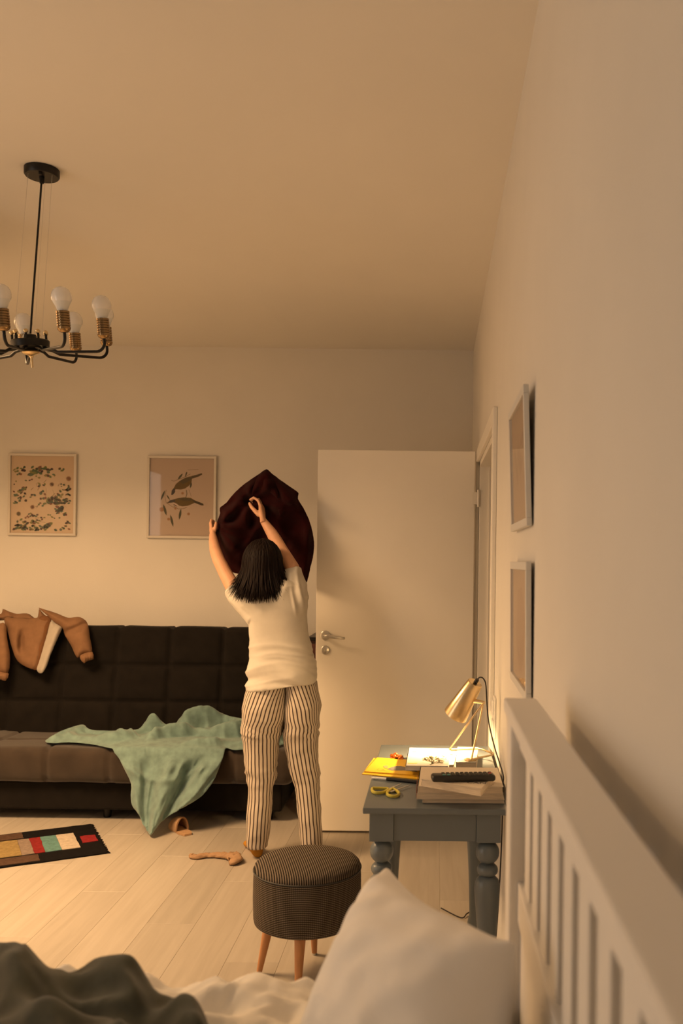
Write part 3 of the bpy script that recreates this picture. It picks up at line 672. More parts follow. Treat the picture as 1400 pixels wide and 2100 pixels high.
# ================================================================== teal blanket
def teal_pos(x, y, d):
    if y < 1545:
        t = min(1, (1545 - y)/88.0)
        Z = lerp(4.84, 5.33, t**.8)
        p = P(x, y, Z)
        k = sm(0, 13, d)
        f = .034*math.sin(y*.19 + x*.012 + 3.2*nz(x*.011, y*.014)) + .026*math.sin(x*.058 + y*.10 + 3.0*nz(x*.018, y*.022, 4)) + .022*ridge(x*.030 - y*.02, y*.05 + x*.006, 5.1) + .005*nz(x*.12, y*.14)
        band = sm(1549, 1528, y)
        p.z = max(p.z + .95*f*k*band, .420 + .020*sm(1546, 1526, y)*(.4 + .6*k) + .30*max(0, f)*k*band)
        p.y -= .5*f*k*band
        if d < 10: p.z -= .004*(1 - d/10)
        return p
    h = y - 1545
    Z = lerp(4.835, 4.66, min(1, max(0, (y - 1560)/154.0))**1.3) + .005*(1 - sm(1545, 1562, y))
    k = sm(1545, 1580, y)
    cx = lerp(345, 310, min(1, h/165)); s = (x - cx)/max(18, lerp(105, 22, min(1, h/165)))
    sag = .018*math.exp(-((h - 22 - 34*(1 - s*s))/9)**2)*(1 - sm(.7, 1.1, abs(s)))       # swag under the seat edge
    f = .036*math.sin(s*6.5 + .6 + .004*h)*(.6 + .4*math.sin(s*2 + 1)) + .020*ridge(s*2.6 + .3, h*.006, 2.2) + .013*ridge(s*5, h*.012, 6.1) + .008*math.sin(s*17 + h*.02 + 2*nz(s*2, h*.02)) + sag
    f *= k*sm(0, 6, d + 3)
    return P(x, y, Z - f)
cloth_ol = [(92,1528),(100,1512),(122,1498),(150,1488),(172,1484),(186,1494),(230,1496),(262,1495),(285,1492),(300,1476),(322,1470),(338,1482),(356,1486),(370,1468),(395,1458),(425,1455),(448,1458),(470,1466),(490,1470),(530,1480),(575,1496),(590,1520),(560,1536),(520,1541),(478,1543),(463,1540),(452,1570),(438,1602),(415,1632),(380,1655),(345,1672),(325,1694),(309,1714),(298,1698),(284,1672),(270,1652),(267,1630),(268,1608),(255,1580),(238,1548),(215,1540),(180,1532),(140,1528),(112,1532)]
bl = cloth('blanket', cloth_ol, teal_pos, 3.4, M['teal'], None, .007, smooth=3)
tag(bl, 'rumpled teal fleece blanket draped over the sofa seat and hanging to the floor', 'blanket')
# ================================================================== patchwork rug
ra, rb, rc = FL(186, 1692), FL(220, 1751), FL(0, 1774)
es = (rb - ra); es.z = 0; SW = es.length; es.normalize()
el = Vector((es.y, -es.x, 0)); el = el if el.dot(rc - rb) > 0 else -el
LW = .92
ru = thing('patchwork_rug', 'black patchwork rug with coloured stripes lying in front of the sofa', 'rug', (ra + rb)/2)
def rp(l, s, z): return ra + el*l + es*s + Vector((0, 0, z))
def rug_piece(name, l0, l1, s0, s1, z, col, par, n=10):
    m = M.setdefault('rug' + str(col), pmat('rug_wool', col, .95, var=.18, nscale=60, bump=.5, bscale=300, spec=.1))
    mb = MB()
    def top(u, v): 
        l, s = lerp(l0, l1, u), lerp(s0, s1, v); return rp(l + .004*nz(s*30, l*30, z*99), s + .004*nz(l*25, s*25), z + .0018*nz(l*40, s*40))
    mb.grid(top, n, n); k = len(mb.v)
    mb.add([Vector(v) - Vector((0, 0, min(.006, v[2] - .0005))) for v in mb.v], [tuple(reversed(f)) for f in mb.f])
    rim = [i for i in range(n)] + [j*n + n - 1 for j in range(1, n)] + [(n - 1)*n + i for i in range(n - 2, -1, -1)] + [j*n for j in range(n - 2, 0, -1)]
    mb.f += [(rim[i], rim[(i + 1) % len(rim)], rim[(i + 1) % len(rim)] + k, rim[i] + k) for i in range(len(rim))]
    return mb.build(name, m, par)
BLK = (.008, .007, .007); BRN = (.085, .05, .034)
rug_piece('backing', 0, LW, 0, SW, .007, BLK, ru, 24)
s0, s1 = .135, SW - .135
stripes = [((.50,.43,.35), .085), ((.115,.24,.23), .075), ((.22,.022,.022), .05), ((.24,.185,.15), .055), ((.28,.20,.085), .115), ((.36,.25,.21), .11), ((.22,.175,.14), .085), ((.085,.085,.085), .07), ((.38,.27,.16), .05), ((.10,.08,.07), .07)]
l = .105
for c, w in stripes: rug_piece('stripe', l, l + w - .001, s0, s1, .0095, c, ru, 8); l += w
rug_piece('patch', .012, .085, SW*.40, SW*.62, .0095, (.24, .022, .025), ru, 6)
rug_piece('border_band', .34, .62, .015, .115, .0093, BRN, ru, 8); rug_piece('border_band', .30, .58, SW - .115, SW - .015, .0093, BRN, ru, 8)
fr_ = MB(); rr = random.Random(5)
for k in range(90):
    s = SW*k/89; a = rp(0, s, .004); fr_.tube([a, a - el*rr.uniform(.006, .016) + es*rr.uniform(-.006, .006) + Vector((0, 0, -.002))], .0016, 4)
tag(fr_.build('fringe', M['rug' + str(BLK)], ru), kind='stuff')
# ================================================================== beige sock and slipper
sk = FL(440, 1757)
sps = [FL(392, 1751, .02), FL(402, 1754, .018), FL(420, 1752, .016), FL(440, 1751, .017), FL(456, 1751, .02), FL(468, 1749, .028), FL(477, 1751, .03), FL(482, 1757, .026), FL(478, 1764, .02), FL(470, 1767, .016)]
sps = [Vector((p.x, p.y, 0)) for p in sps]
so_ = thing('sock', 'crumpled beige sock lying on the floor between sofa and stool', 'sock', (sk.x, sk.y, 0))
rr = [.0125, .015, .0145, .016, .019, .023, .027, .028, .024, .013]
mb = MB(); rings = []
path = catmull(sps, 5, False); rad = [float(np.interp(i/(len(path) - 1), np.linspace(0, 1, len(rr)), rr)) for i in range(len(path))]
for i, p in enumerate(path):
    t = (path[min(i + 1, len(path) - 1)] - path[max(i - 1, 0)]).normalized(); s = Vector((-t.y, t.x, 0))
    ring = []
    for j in range(18):
        a = 2*math.pi*j/18; r = rad[i]*(1 + .34*nz(i*.42, math.cos(a)*1.7, math.sin(a)*1.7) + .16*ridge(i*.5 + math.cos(a)*1.2, math.sin(a)*1.4, 3.1))
        ring.append(p + s*math.cos(a)*r*1.15 + Vector((0, 0, max(.001, r*.62 + math.sin(a)*r*.62))))
    rings.append(ring)
mb.loft(rings).build('foot', M['beige_sock'], so_, sharp=0)
cuff_c = path[0]; t = (path[1] - path[0]).normalized()
MB().tube([path[0] - t*.004 + Vector((0, 0, .0125)), path[0] + t*.012 + Vector((0, 0, .0125))], [.0125, .0135], 16, flat=.8).build('cuff', M['beige_sock'], so_)
# slipper: sole lying out of a rolled upper
s_heel, s_toe = FL(386, 1714), FL(341, 1688)
ax = (s_toe - s_heel).normalized(); sd = Vector((-ax.y, ax.x, 0)); Ls = .21
sl = thing('slipper', 'tan felt slipper peeking out beside the hanging teal blanket', 'slipper', s_heel)
def sole_w(u): return .040*(math.sin(math.pi*min(1, max(0, .06 + .9*u)))**.45)*(1 - .18*math.exp(-((u - .42)/.16)**2))
ringt = [s_heel + ax*(u*Ls) + sd*sole_w(u) for u in np.linspace(0, 1, 22)] + [s_heel + ax*(u*Ls) - sd*sole_w(u) for u in np.linspace(1, 0, 22)]
MB().loft([[p + Vector((0, 0, z)) for p in ringt] for z in (.0015, .010)]).build('sole', M['slipper'], sl)
mbs = MB(); rings = []
for u in np.linspace(.36, 1.0, 16):
    w = sole_w(u) + .002; hgt = .058*(1 - ((u - .36)/.64)**2.6) + .012; c = s_heel + ax*(u*Ls)
    rings.append([c + sd*w*math.cos(a) + Vector((0, 0, .008 + hgt*math.sin(a))) for a in np.linspace(0, math.pi, 15)] + [c + sd*(w - .004)*math.cos(a) + Vector((0, 0, .008 + (hgt - .004)*math.sin(a))) for a in np.linspace(math.pi, 0, 15)])
mbs.loft(rings).build('upper', M['slipper'], sl)
c = s_heel + ax*(.36*Ls); w = sole_w(.36)
MB().tube([c + sd*w*math.cos(a) + Vector((0, 0, .010 + .068*math.sin(a))) for a in np.linspace(.05, math.pi - .05, 18)], .0045, 8).build('rim', M['slipper_dark'], sl)
# ================================================================== round stool
SX, SY = -.426, 3.13
st = thing('stool', 'round upholstered stool in dark pinstripe weave on wooden legs beside the bed', 'stool', (SX, SY, 0))
R0 = .1835
side = MB().lathe([(0, .193), (R0*.93, .193), (R0*.985, .199), (R0, .212), (R0*1.012, .28), (R0*1.008, .345), (R0, .372), (R0*.97, .376), (0, .376)], (0, 0, 0), 72).mesh('drum')
place('drum', side, M['weave_side'], st, loc=(SX, SY, 0))
topm = MB().lathe([(0, .372), (R0*.985, .372), (R0*1.0, .379), (R0*.985, .389), (R0*.93, .399), (R0*.8, .407), (R0*.55, .413), (R0*.25, .416), (.001, .4165)], (0, 0, 0), 72).mesh('cushion_top')
place('cushion_top', topm, M['weave_top'], st, loc=(SX, SY, 0))
ring = [(SX + R0*1.004*math.cos(a), SY + R0*1.004*math.sin(a), .3745) for a in np.linspace(0, 2*math.pi, 72, endpoint=False)]
MB().tube(ring, .0026, 6, closed=True).build('piping', M['button'], st)
for a in (178, 268, 88, 358):
    q = Vector((math.cos(math.radians(a)), math.sin(math.radians(a)), 0)); c = Vector((SX, SY, 0))
    lg = MB().tube([c + q*.165 + Vector((0, 0, .006)), c + q*.128 + Vector((0, 0, .20))], [.0095, .020], 16).build('leg', M['beech'], st)
    MB().tube([c + q*.166, c + q*.1645 + Vector((0, 0, .009))], [.0105, .0105], 16).build('ferrule', M['steel'], lg)
# ================================================================== blue-grey table
TX0, TX1, TY0, TY1, TZ = -.194, .217, 2.555, 3.44, .74
tb = thing('side_table', 'grey blue painted table with turned legs along the right wall', 'table', (.01, 3.0, 0))
bx('table_top', (TX0, TY0, TZ - .017), (TX1, TY1, TZ), M['table'], tb, .003)
lw = .069
for ix, iy in ((0, 0), (1, 0), (0, 1), (1, 1)):
    lx_ = TX0 + .018 if ix == 0 else TX1 - .018 - lw; ly_ = TY0 + .018 if iy == 0 else TY1 - .018 - lw
    cx_, cy_ = lx_ + lw/2, ly_ + lw/2; zb = TZ - .101
    lg = MB().box((lx_, ly_, zb), (lx_ + lw, ly_ + lw, TZ - .0175)).build('leg_block', M['table'], tb, smooth=False, bevel=.002)
    pr = [(0, zb + .001), (.020, zb + .001), (.020, zb - .004)]
    for k in range(1, 12): a = math.pi*k/12; pr.append((.034*math.sin(a)**.8 if math.sin(a) > .55 else .034*math.sin(a)*.97 + .004, zb - .036 + .032*math.cos(a)))
    pr += [(.018, zb - .0695), (.022, zb - .071)]
    for k in range(1, 10): a = math.pi*k/10; pr.append((.014 + .0165*math.sin(a)**.7, zb - .0865 + .0155*math.cos(a)))
    pr += [(.019, zb - .103), (.024, zb - .106), (.032, zb - .114), (.0365, zb - .128), (.037, zb - .143), (.035, zb - .175), (.031, zb - .22), (.0265, zb - .28), (.022, zb - .36), (.019, zb - .44), (.017, zb - .52), (.021, zb - .535), (.024, zb - .55), (.024, zb - .575), (.018, zb - .60), (.016, 0.0), (0, 0.0)]
    MB().lathe(pr, (cx_, cy_, 0), 28).build('turned_leg', M['table'], tb, sharp=50)
bx('apron', (TX0 + .018 + lw, TY0 + .024, TZ - .099), (TX1 - .018 - lw, TY0 + .044, TZ - .0175), M['table'], tb, .0015)
bx('apron', (TX0 + .018 + lw, TY1 - .044, TZ - .099), (TX1 - .018 - lw, TY1 - .024, TZ - .0175), M['table'], tb, .0015)
for x in (TX0 + .024, TX1 - .044): bx('apron', (x, TY0 + .018 + lw, TZ - .099), (x + .02, TY1 - .018 - lw, TZ - .0175), M['table'], tb, .0015)
# ---- things on the table -------------------------------------------------------------
def TP(px, py, z=TZ): return FL(px, py, z)
def quad_book(name, label, cat, pts, z0, z1, cover, pages, spine=None, group=None, cov_t=.0012, inset=.003):
    """book from the four corners of its footprint (near-left, near-right, far-right, far-left)"""
    c = sum((Vector((p.x, p.y, 0)) for p in pts), Vector())/4
    t = thing(name, label, cat, (c.x, c.y, z0), group)
    q = [Vector((p.x, p.y, 0)) for p in pts]; qi = [p + (c - p).normalized()*inset for p in q]
    def slab(nm, pp, a, b, m): 
        return MB().loft([[Vector((p.x, p.y, z)) for p in pp] for z in (a, b)]).build(nm, m, t, smooth=False)
    slab('cover', q, z0, z0 + cov_t, cover); slab('cover', q, z1 - cov_t, z1, cover); slab('page_block', qi, z0 + cov_t, z1 - cov_t, pages)
    if spine is not None:
        a, b = q[spine], q[(spine + 1) % 4]; n = (c - (a + b)/2).normalized()*.0022
        slab('spine', [a, b, b + n, a + n], z0, z1, cover)
    return t
def xyq(*pp): return [Vector((x, y, 0)) for x, y in pp]
# stack of magazines
mg = [('cream', .7412, .7525, -.026, .212, 2.612, 2.86, 'bottom magazine of the pile under the remote control'),
      ('cream', .7527, .7700, -.043, .205, 2.608, 2.85, 'thick red spined magazine in the pile under the remote control'),
      ('cream', .7702, .7915, -.040, .208, 2.606, 2.85, 'top magazine of the pile with brown lettering on its cover')]
for k, (c, z0, z1, x0, x1, y0, y1, lab) in enumerate(mg):
    t = quad_book('magazine', lab, 'magazine', xyq((x0, y0), (x1, y0 + .004), (x1, y1), (x0 + .004, y1)), z0, z1, M['cover_cream'], M['paper'], 3, 'magazines in the pile')
    if k == 1: MB().box((x0 - .0015, y0 + .004, z0 + .002), (x0 - .0002, y1 - .01, z1 - .002)).build('spine_print', M['ink_red'], t, smooth=False)
    if k == 2:
        mb = MB(); rr_ = random.Random(11); zz = z1 + .0004
        for q in range(6):   # looping handwritten letters, read from the wall side
            yc = 2.63 + q*.026; xc = .168
            pts = [Vector((xc + .020*math.cos(a)*(1 if q % 2 else .7) + .002*rr_.uniform(-1, 1), yc + .010*math.sin(a) + .002*a/6, zz)) for a in np.linspace(.3 + q, 5.2 + q, 14)]
            ribbon(mb, pts, .003)
        mb.build('lettering', M['ink_red'], t, smooth=False, fix=False)
        bx('cover_photo', (x0 + .01, y0 + .012, z1), (x0 + .075, y0 + .05, z1 + .0003), M['cover_grey'], t)
# paperback, turned, on top
zb0, zb1 = .7920, .8135
pb = quad_book('paperback', 'cream paperback lying under the remote control', 'book', [FL(862, 1612, zb0), FL(986, 1633, zb0), FL(1012, 1604, zb0), FL(888, 1588, zb0)], zb0, zb1, M['cover_cream'], M['paper'], None)
cu = bpy.data.curves.new('lettering', 'FONT'); cu.body = 'CAN'; cu.size = .026; cu.extrude = .0001
tmp = bpy.data.objects.new('tmp', cu); COL.objects.link(tmp)
dg = bpy.context.evaluated_depsgraph_get(); dg.update(); tme = bpy.data.meshes.new_from_object(tmp.evaluated_get(dg)); bpy.data.objects.remove(tmp)
lp = FL(956, 1606, zb1 + .0003)
tme.transform(Matrix.Translation(lp) @ Matrix.Rotation(math.radians(-8), 4, 'Z')); place('lettering', tme, M['ink_dark'], pb)
# remote control
r0, r1 = FL(884, 1593, .826), FL(1014, 1591, .826)
rd = (r1 - r0); rd.z = 0; RL = rd.length; ang = math.atan2(rd.y, rd.x)
rm = thing('remote_control', 'black remote control with small buttons lying on the paperback', 'remote control', (r0 + rd/2).to_tuple()[:2] + (zb1,))
MR = Matrix.Translation((r0.x, r0.y, zb1 + .0006)) @ Matrix.Rotation(ang, 4, 'Z')
me = rbox((0, -.022, 0), (RL, .022, .019), .008, .006); me.transform(MR); place('body', me, M['remote'], rm)
for i in range(11):
    for j in range(3):
        if i == 4 and j == 1: continue
        c = Vector((.035 + i*.0135, -.012 + j*.012, .0185)); s = .0042
        mat = M['button_red'] if (i == 10 and j == 1) else (M['button_teal'] if (i in (0, 1) and j == 0) else M['button'])
        MB().box((c.x - s, c.y - s*.75, c.z - .002), (c.x + s, c.y + s*.75, c.z + .0028), MR).build('button', mat, rm, smooth=False)
# book under the white one, then the small square book carrying the lamp
quad_book('book', 'closed book lying under the white book with the tree', 'book', [FL(862, 1582, TZ + .0025), FL(930, 1580, TZ + .0025), FL(937, 1552, TZ + .0025), FL(868, 1552, TZ + .0025)], TZ + .0062, .762, M['cover_white'], M['paper'], None)
lbk0, lbk1 = TZ + .0005, .776
quad_book('book', 'thick pale book carrying the foot of the brass lamp', 'book', [FL(934, 1585, lbk0), FL(976, 1585, lbk0), FL(980, 1553, lbk0), FL(938, 1552, lbk0)], lbk0, lbk1, M['cover_white'], M['paper'], None)
wz0, wz1 = .7625, .778
wb = quad_book('book', 'white book with an olive tree drawing on its cover', 'book', [FL(831, 1570, wz1), FL(919, 1571, wz1), FL(924, 1535, wz1), FL(838, 1533, wz1)], wz0, wz1, M['cover_white'], M['paper_white'], 3)
mb = MB(); zz = wz1 + .0004; rr_ = random.Random(21)
root = FL(882, 1569, zz)
def branch(px, py, ang, ln, w, depth):
    ex, ey = px + ln*math.cos(ang), py - ln*math.sin(ang)*.55
    if ex > 917 or ex < 862 or ey < 1545: return
    mid = ((px + ex)/2 + rr_.uniform(-1.5, 1.5), (py + ey)/2 + rr_.uniform(-1, 1))
    ribbon(mb, [FL(px, py, zz), FL(mid[0], mid[1], zz), FL(ex, ey, zz)], w)
    if depth:
        for k in range(3): branch(ex, ey, ang + rr_.uniform(-.85, .85), ln*rr_.uniform(.6, .85), w*.72, depth - 1)
for k in range(7): branch(880 + k*1.5, 1568 - k*.3, .35 + k*.32, 11, .0028, 3)
ribbon(mb, [FL(876, 1569, zz), FL(900, 1567.5, zz), FL(917, 1566, zz)], .0012)
for k in range(130):
    a = rr_.uniform(0, math.pi*2); q = math.sqrt(rr_.random()); x_, y_ = 893 + 23*q*math.cos(a), 1556 + 9.5*q*math.sin(a)
    c_ = FL(x_, y_, zz); an = rr_.uniform(0, 3.1); d_ = Vector((math.cos(an), math.sin(an), 0))*.0042
    ribbon(mb, [c_ - d_, c_, c_ + d_], .0022)
mb.build('tree_drawing', M['ink_olive'], wb, smooth=False, fix=False)
mb = MB(); ribbon(mb, [FL(836, 1565, zz), FL(845, 1565.3, zz), FL(855, 1565, zz)], .010); mb.build('label_mark', M['ink_yellow'], wb, smooth=False, fix=False)
mb = MB()
for y_, a_, b_ in ((1541, 845, 860), (1542.5, 866, 905)): ribbon(mb, [FL(a_, y_, zz), FL((a_ + b_)/2, y_ + .2, zz), FL(b_, y_, zz)], .003)
mb.build('title_line', M['ink_yellow'], wb, smooth=False, fix=False)
# yellow notebooks
quad_book('notebook', 'lower yellow notebook sticking out over the table edge', 'notebook', [FL(742, 1589, TZ), FL(860, 1600, TZ), FL(866, 1566, TZ), FL(766, 1556, TZ)], TZ + .0004, TZ + .0028, M['cover_yellow'], M['paper_white'], 0, None, .0005, .002)
nb = quad_book('notebook', 'upper yellow notebook with a swimmer drawing on its cover', 'notebook', [FL(747, 1582, TZ + .006), FL(858, 1590, TZ + .006), FL(866, 1560, TZ + .006), FL(773, 1553, TZ + .006)], TZ + .0030, TZ + .0060, M['cover_yellow'], M['paper_white'], 0, None, .0005, .002)
zz = TZ + .0064; mb = MB()
wave = [(793,1577),(800,1574),(810,1571),(822,1571),(836,1574),(850,1577),(856,1583),(845,1582),(830,1580),(815,1580),(803,1580)]
mb.add([FL(x_, y_, zz) for x_, y_ in wave], [tuple(range(len(wave)))]); mb.build('drawing', M['ink_grey'], nb, smooth=False, fix=False)
mb = MB(); mb.add([FL(x_, y_, zz + .0001) for x_, y_ in ((785,1571),(792,1569),(797,1572),(793,1576),(788,1575))], [(0,1,2,3,4)]); mb.build('drawing', M['ink_orange'], nb, smooth=False, fix=False)
mb = MB()
for pts in (((781,1567),(786,1565.5),(795,1566.5),(801,1568)), ((773,1579),(777,1576),(783,1577),(787,1578.5),(781,1580.5),(774,1580)), ((786,1579),(793,1581),(800,1580.5))):
    ribbon(mb, [FL(x_, y_, zz + .0002) for x_, y_ in pts], .0012)
mb.build('line_drawing', M['ink_red'], nb, smooth=False, fix=False)
# pen
pa, pbb = FL(762, 1594.5, TZ + .005), FL(856, 1604, TZ + .005); pd = pbb - pa
pn = thing('pen', 'black and white pen lying in front of the yellow notebooks', 'pen', (pa + pbb)/2)
MB().tube([pa + pd*.33, pa + pd*.995, pbb], [.0052, .0052, .004], 12).build('cap', M['remote'], pn)
MB().tube([pa, pa + pd*.04, pa + pd*.33], [.0025, .0042, .0042], 12).build('barrel', M['white_plastic'], pn)
# scissors
sc_ = thing('scissors', 'scissors with yellow handles lying open on the table front corner', 'scissors', FL(805, 1622, TZ))
zs = TZ + .0055
def loop(pts, r, par, nm, m):
    pp = catmull([FL(x_, y_, zs) for x_, y_ in pts], 5); return MB().tube(pp, r, 8, closed=True, flat=1.15).build(nm, m, par)
loop([(763,1617),(772,1616.5),(785,1617),(795,1617.5),(793,1621),(784,1625),(772,1626),(764,1623)], .0042, sc_, 'handle', M['cover_yellow_s'] if 'cover_yellow_s' in M else M.setdefault('cover_yellow_s', pmat('yellow_handle_plastic', (.58, .50, .07), .4)))
loop([(805,1617.5),(812,1621),(818,1627),(813,1632),(804,1633),(795,1630),(794,1625),(799,1621)], .0042, sc_, 'handle', M['cover_yellow_s'])
def blade(a, b, w):
    a, b = FL(*a, zs), FL(*b, zs); d = (b - a).normalized(); s = Vector((-d.y, d.x, 0))*w
    pts = [a - s, b - d*.006 - s*.5, b, a + s]
    MB().loft([[p + Vector((0, 0, z)) for p in pts] for z in (-.001, .0012)]).build('blade', M['steel'], sc_, smooth=False)
blade((793, 1620), (822.5, 1607), .0052); blade((800, 1624), (840, 1610), .0045)
MB().lathe([(0, -.002), (.0035, -.002), (.0035, .0025), (0, .0025)], FL(806, 1617, zs), 12).build('pivot', M['steel'], sc_)
# crumpled foil
fo = thing('crumpled_wrapper', 'crumpled copper foil wrapper lying on the table behind the notebooks', 'wrapper', FL(815, 1556, TZ))
def crumple(c, r, seed):
    bm = bmesh.new(); bmesh.ops.create_icosphere(bm, subdivisions=3, radius=1)
    for v in bm.verts:
        n = v.co.normalized(); k = 1 + .5*nz(n.x*2.2 + seed, n.y*2.2, n.z*2.2) + .25*ridge(n.x*4, n.y*4 + seed, n.z*4)
        v.co = Vector((n.x*r[0]*k, n.y*r[1]*k, max(-r[2]*.98, n.z*r[2]*k))) + Vector(c)
    me = bpy.data.meshes.new('c'); bm.to_mesh(me); bm.free(); return me
place('foil', crumple(FL(809, 1551, TZ + .011), (.014, .011, .009), 1.3), M['copper'], fo); place('foil', crumple(FL(821, 1554, TZ + .009), (.009, .011, .0085), 4.1), M['copper'], fo)
# ================================================================== brass lamp
zf = lbk1 + .004
A, B_, C_, D_ = FL(921, 1537, zf), FL(966, 1558, zf), FL(1014, 1547, zf), FL(985, 1535, zf)
KN = P(991, 1440, 3.12); SB = P(934, 1466, 3.175); ST = P(975, 1399, 3.13)
la = thing('table_lamp', 'brass table lamp with tilted cone shade glowing on the table', 'lamp', ((A + B_ + C_ + D_)/4).to_tuple()[:2] + (lbk1,))
MB().tube([KN, lerp(KN, A, .5), A], .0034, 10).build('stand_rod', M['brass'], la)
MB().tube([KN, lerp(KN, B_, .5), B_], .0034, 10).build('stand_rod', M['brass'], la)
MB().tube([B_, lerp(B_, C_, .9), C_ + (D_ - C_)*.1, D_ + (C_ - D_)*.1, D_ + (A - D_)*.1, A], .0034, 10).build('base_wire', M['brass'], la)
fp = [B_ + Vector((-.024, .010, -.003)), B_ + Vector((-.010, -.014, -.003)), B_ + Vector((.016, -.006, -.003)), B_ + Vector((-.012, .030, -.003))]
MB().loft([fp, [p + Vector((0, 0, .003)) for p in fp]]).build('foot_plate', M['brass'], la, smooth=False)
axs = (SB - ST); SL = axs.length; axs.normalize()
MQ = axs.to_track_quat('Z', 'Y').to_matrix()
shd = MB().lathe([(.0, .002), (.025, .002), (.0275, .005), (.0435, SL), (.0420, SL), (.026, .007), (0, .007)], ST, 48, MQ).build('lamp_shade', M['brass'], la, sharp=35)
MB().lathe([(0, -.014), (.0055, -.014), (.007, -.010), (.007, .003), (0, .003)], ST, 14, MQ).build('cord_grip', M['cord'], shd)
kb = lerp(ST, SB, .42); kd = (KN - kb); kr = kd - axs*kd.dot(axs)
MB().tube([kb + kr.normalized()*.028, KN + (KN - kb).normalized()*.004], [.008, .0055], 12).build('pivot_knob', M['brass'], la)
bp_ = ST + axs*(SL*.62)
MB().ball(bp_, .019, 16, 10).build('bulb', M['glow'], la)
MB().lathe([(.011, .006), (.011, SL*.45)], ST, 14, MQ).build('bulb_holder', M['white_plastic'], la)
light('table_lamp_light', 'POINT', tuple(ST + axs*(SL*.86)), 25, (1.0, .60, .25), .016)
# its cord
cpts = [ST - axs*.012, P(984, 1389, 3.15), P(991, 1392, 3.16), P(996, 1405, 3.16), P(998, 1440, 3.16), P(1001, 1475, 3.13), P(1008, 1510, 3.05), P(1016, 1540, 2.98), P(1024, 1565, 2.93), P(1036, 1592, 2.86)]
cpts = [Vector((min(p.x, XW - .008), p.y, p.z)) for p in cpts]
lastp = cpts[-1]
cpts += [Vector((.226, 2.86, .72)), Vector((.226, 2.9, .5)), Vector((.215, 2.95, .2)), Vector((.19, 3.0, .02)), Vector((.12, 3.05, .006))]
co = MB().tube(catmull(cpts, 8, False), .0024, 8).build('power_cord', M['cord'], la)
g0 = FL(945, 1882, .004); g1 = P(974, 1871, 3.35)
MB().tube(catmull([g0 + Vector((-.08, .1, 0)), g0, FL(958, 1873, .01), FL(975, 1871, .02), Vector((.205, 3.4, .02))], 6, False), .0024, 8).build('floor_cord', M['cord'], la)
# ================================================================== bed
HB0, HB1, HXF, HXB, HZ = .02, 1.567, .130, .176, 1.204
bd = thing('bed', 'white wooden bed with slatted headboard along the right wall', 'bed', (-.9, .85, 0))
for y in (HB1 - .072, HB0): bx('post', (HXF, y, 0), (HXB, y + .072, HZ - .024), M['bed_white'], bd, .004)
bx('cap_rail', (HXF - .006, HB0 - .01, HZ - .024), (HXB + .006, HB1 + .01, HZ), M['bed_white'], bd, .004)
bx('top_rail', (.145, HB0 + .07, 1.131), (.174, HB1 - .07, HZ - .023), M['bed_white'], bd, .003)
bx('lower_rail', (.145, HB0 + .07, .845), (.174, HB1 - .07, .911), M['bed_white'], bd, .003)
bx('lower_panel', (.150, HB0 + .07, .30), (.170, HB1 - .07, .848), M['bed_white'], bd, .002)
slat_me = MB().box((0, 0, 0), (.016, .062, .224)).mesh('slat', smooth=False)
y = 1.402
while y > HB0 + .09:
    place('slat', slat_me, M['bed_white'], bd, .002, loc=(.153, y, .909)); y -= .1065
bx('side_rail', (-1.98, HB1 - .05, .20), (.14, HB1 - .022, .38), M['bed_white'], bd, .003)
bx('side_rail', (-1.98, HB0 + .02, .20), (.14, HB0 + .048, .38), M['bed_white'], bd, .003)
bx('foot_board', (-2.02, HB0, .0), (-1.97, HB1, .45), M['bed_white'], bd, .004)
ma = MB(); me = rbox((-1.96, .06, .385), (.122, 1.55, .655), .05, .06)
tag(place('mattress', me, M['sheet']), 'white mattress under the rumpled sheet', 'mattress')
# sheet
def sheet_pt(u, v):
    X = lerp(-1.9, .118, u); s = lerp(.10, 1.93, v)
    ye = 1.600 + .014*nz(X*3, .3)
    w = .022*ridge(X*3.2 + s*1.4, s*3.0, .7) + .017*ridge(X*8 - s*5, s*7 + X*2, 2.2) + .017*ridge(X*15 + s*9, s*13 - X*5, 4.4) + .006*ridge(X*34 - s*12, s*22, 9.4) + .004*nz(X*30, s*28, 1)
    B = .678
    if s < ye - .03: return Vector((X, s, B + max(-.014, w)))
    q = s - (ye - .03); r = .03
    if q < r*1.57:
        a = q/r; return Vector((X, ye - .03 + r*math.sin(a), B + w - r*(1 - math.cos(a)) ))
    return Vector((X, ye + .014*math.sin(X*17) + .008*nz(X*9, 3), B + w*.4 - r - (q - r*1.57)))
sh_me = MB().grid(sheet_pt, 300, 260).mesh('sheet', sharp=0)
shs = place('bed_sheet', sh_me, M['sheet']); tag(shs, 'rumpled white sheet covering the bed', 'sheet')
m_ = shs.modifiers.new('t', 'SOLIDIFY'); m_.thickness = .004; m_.offset = -1
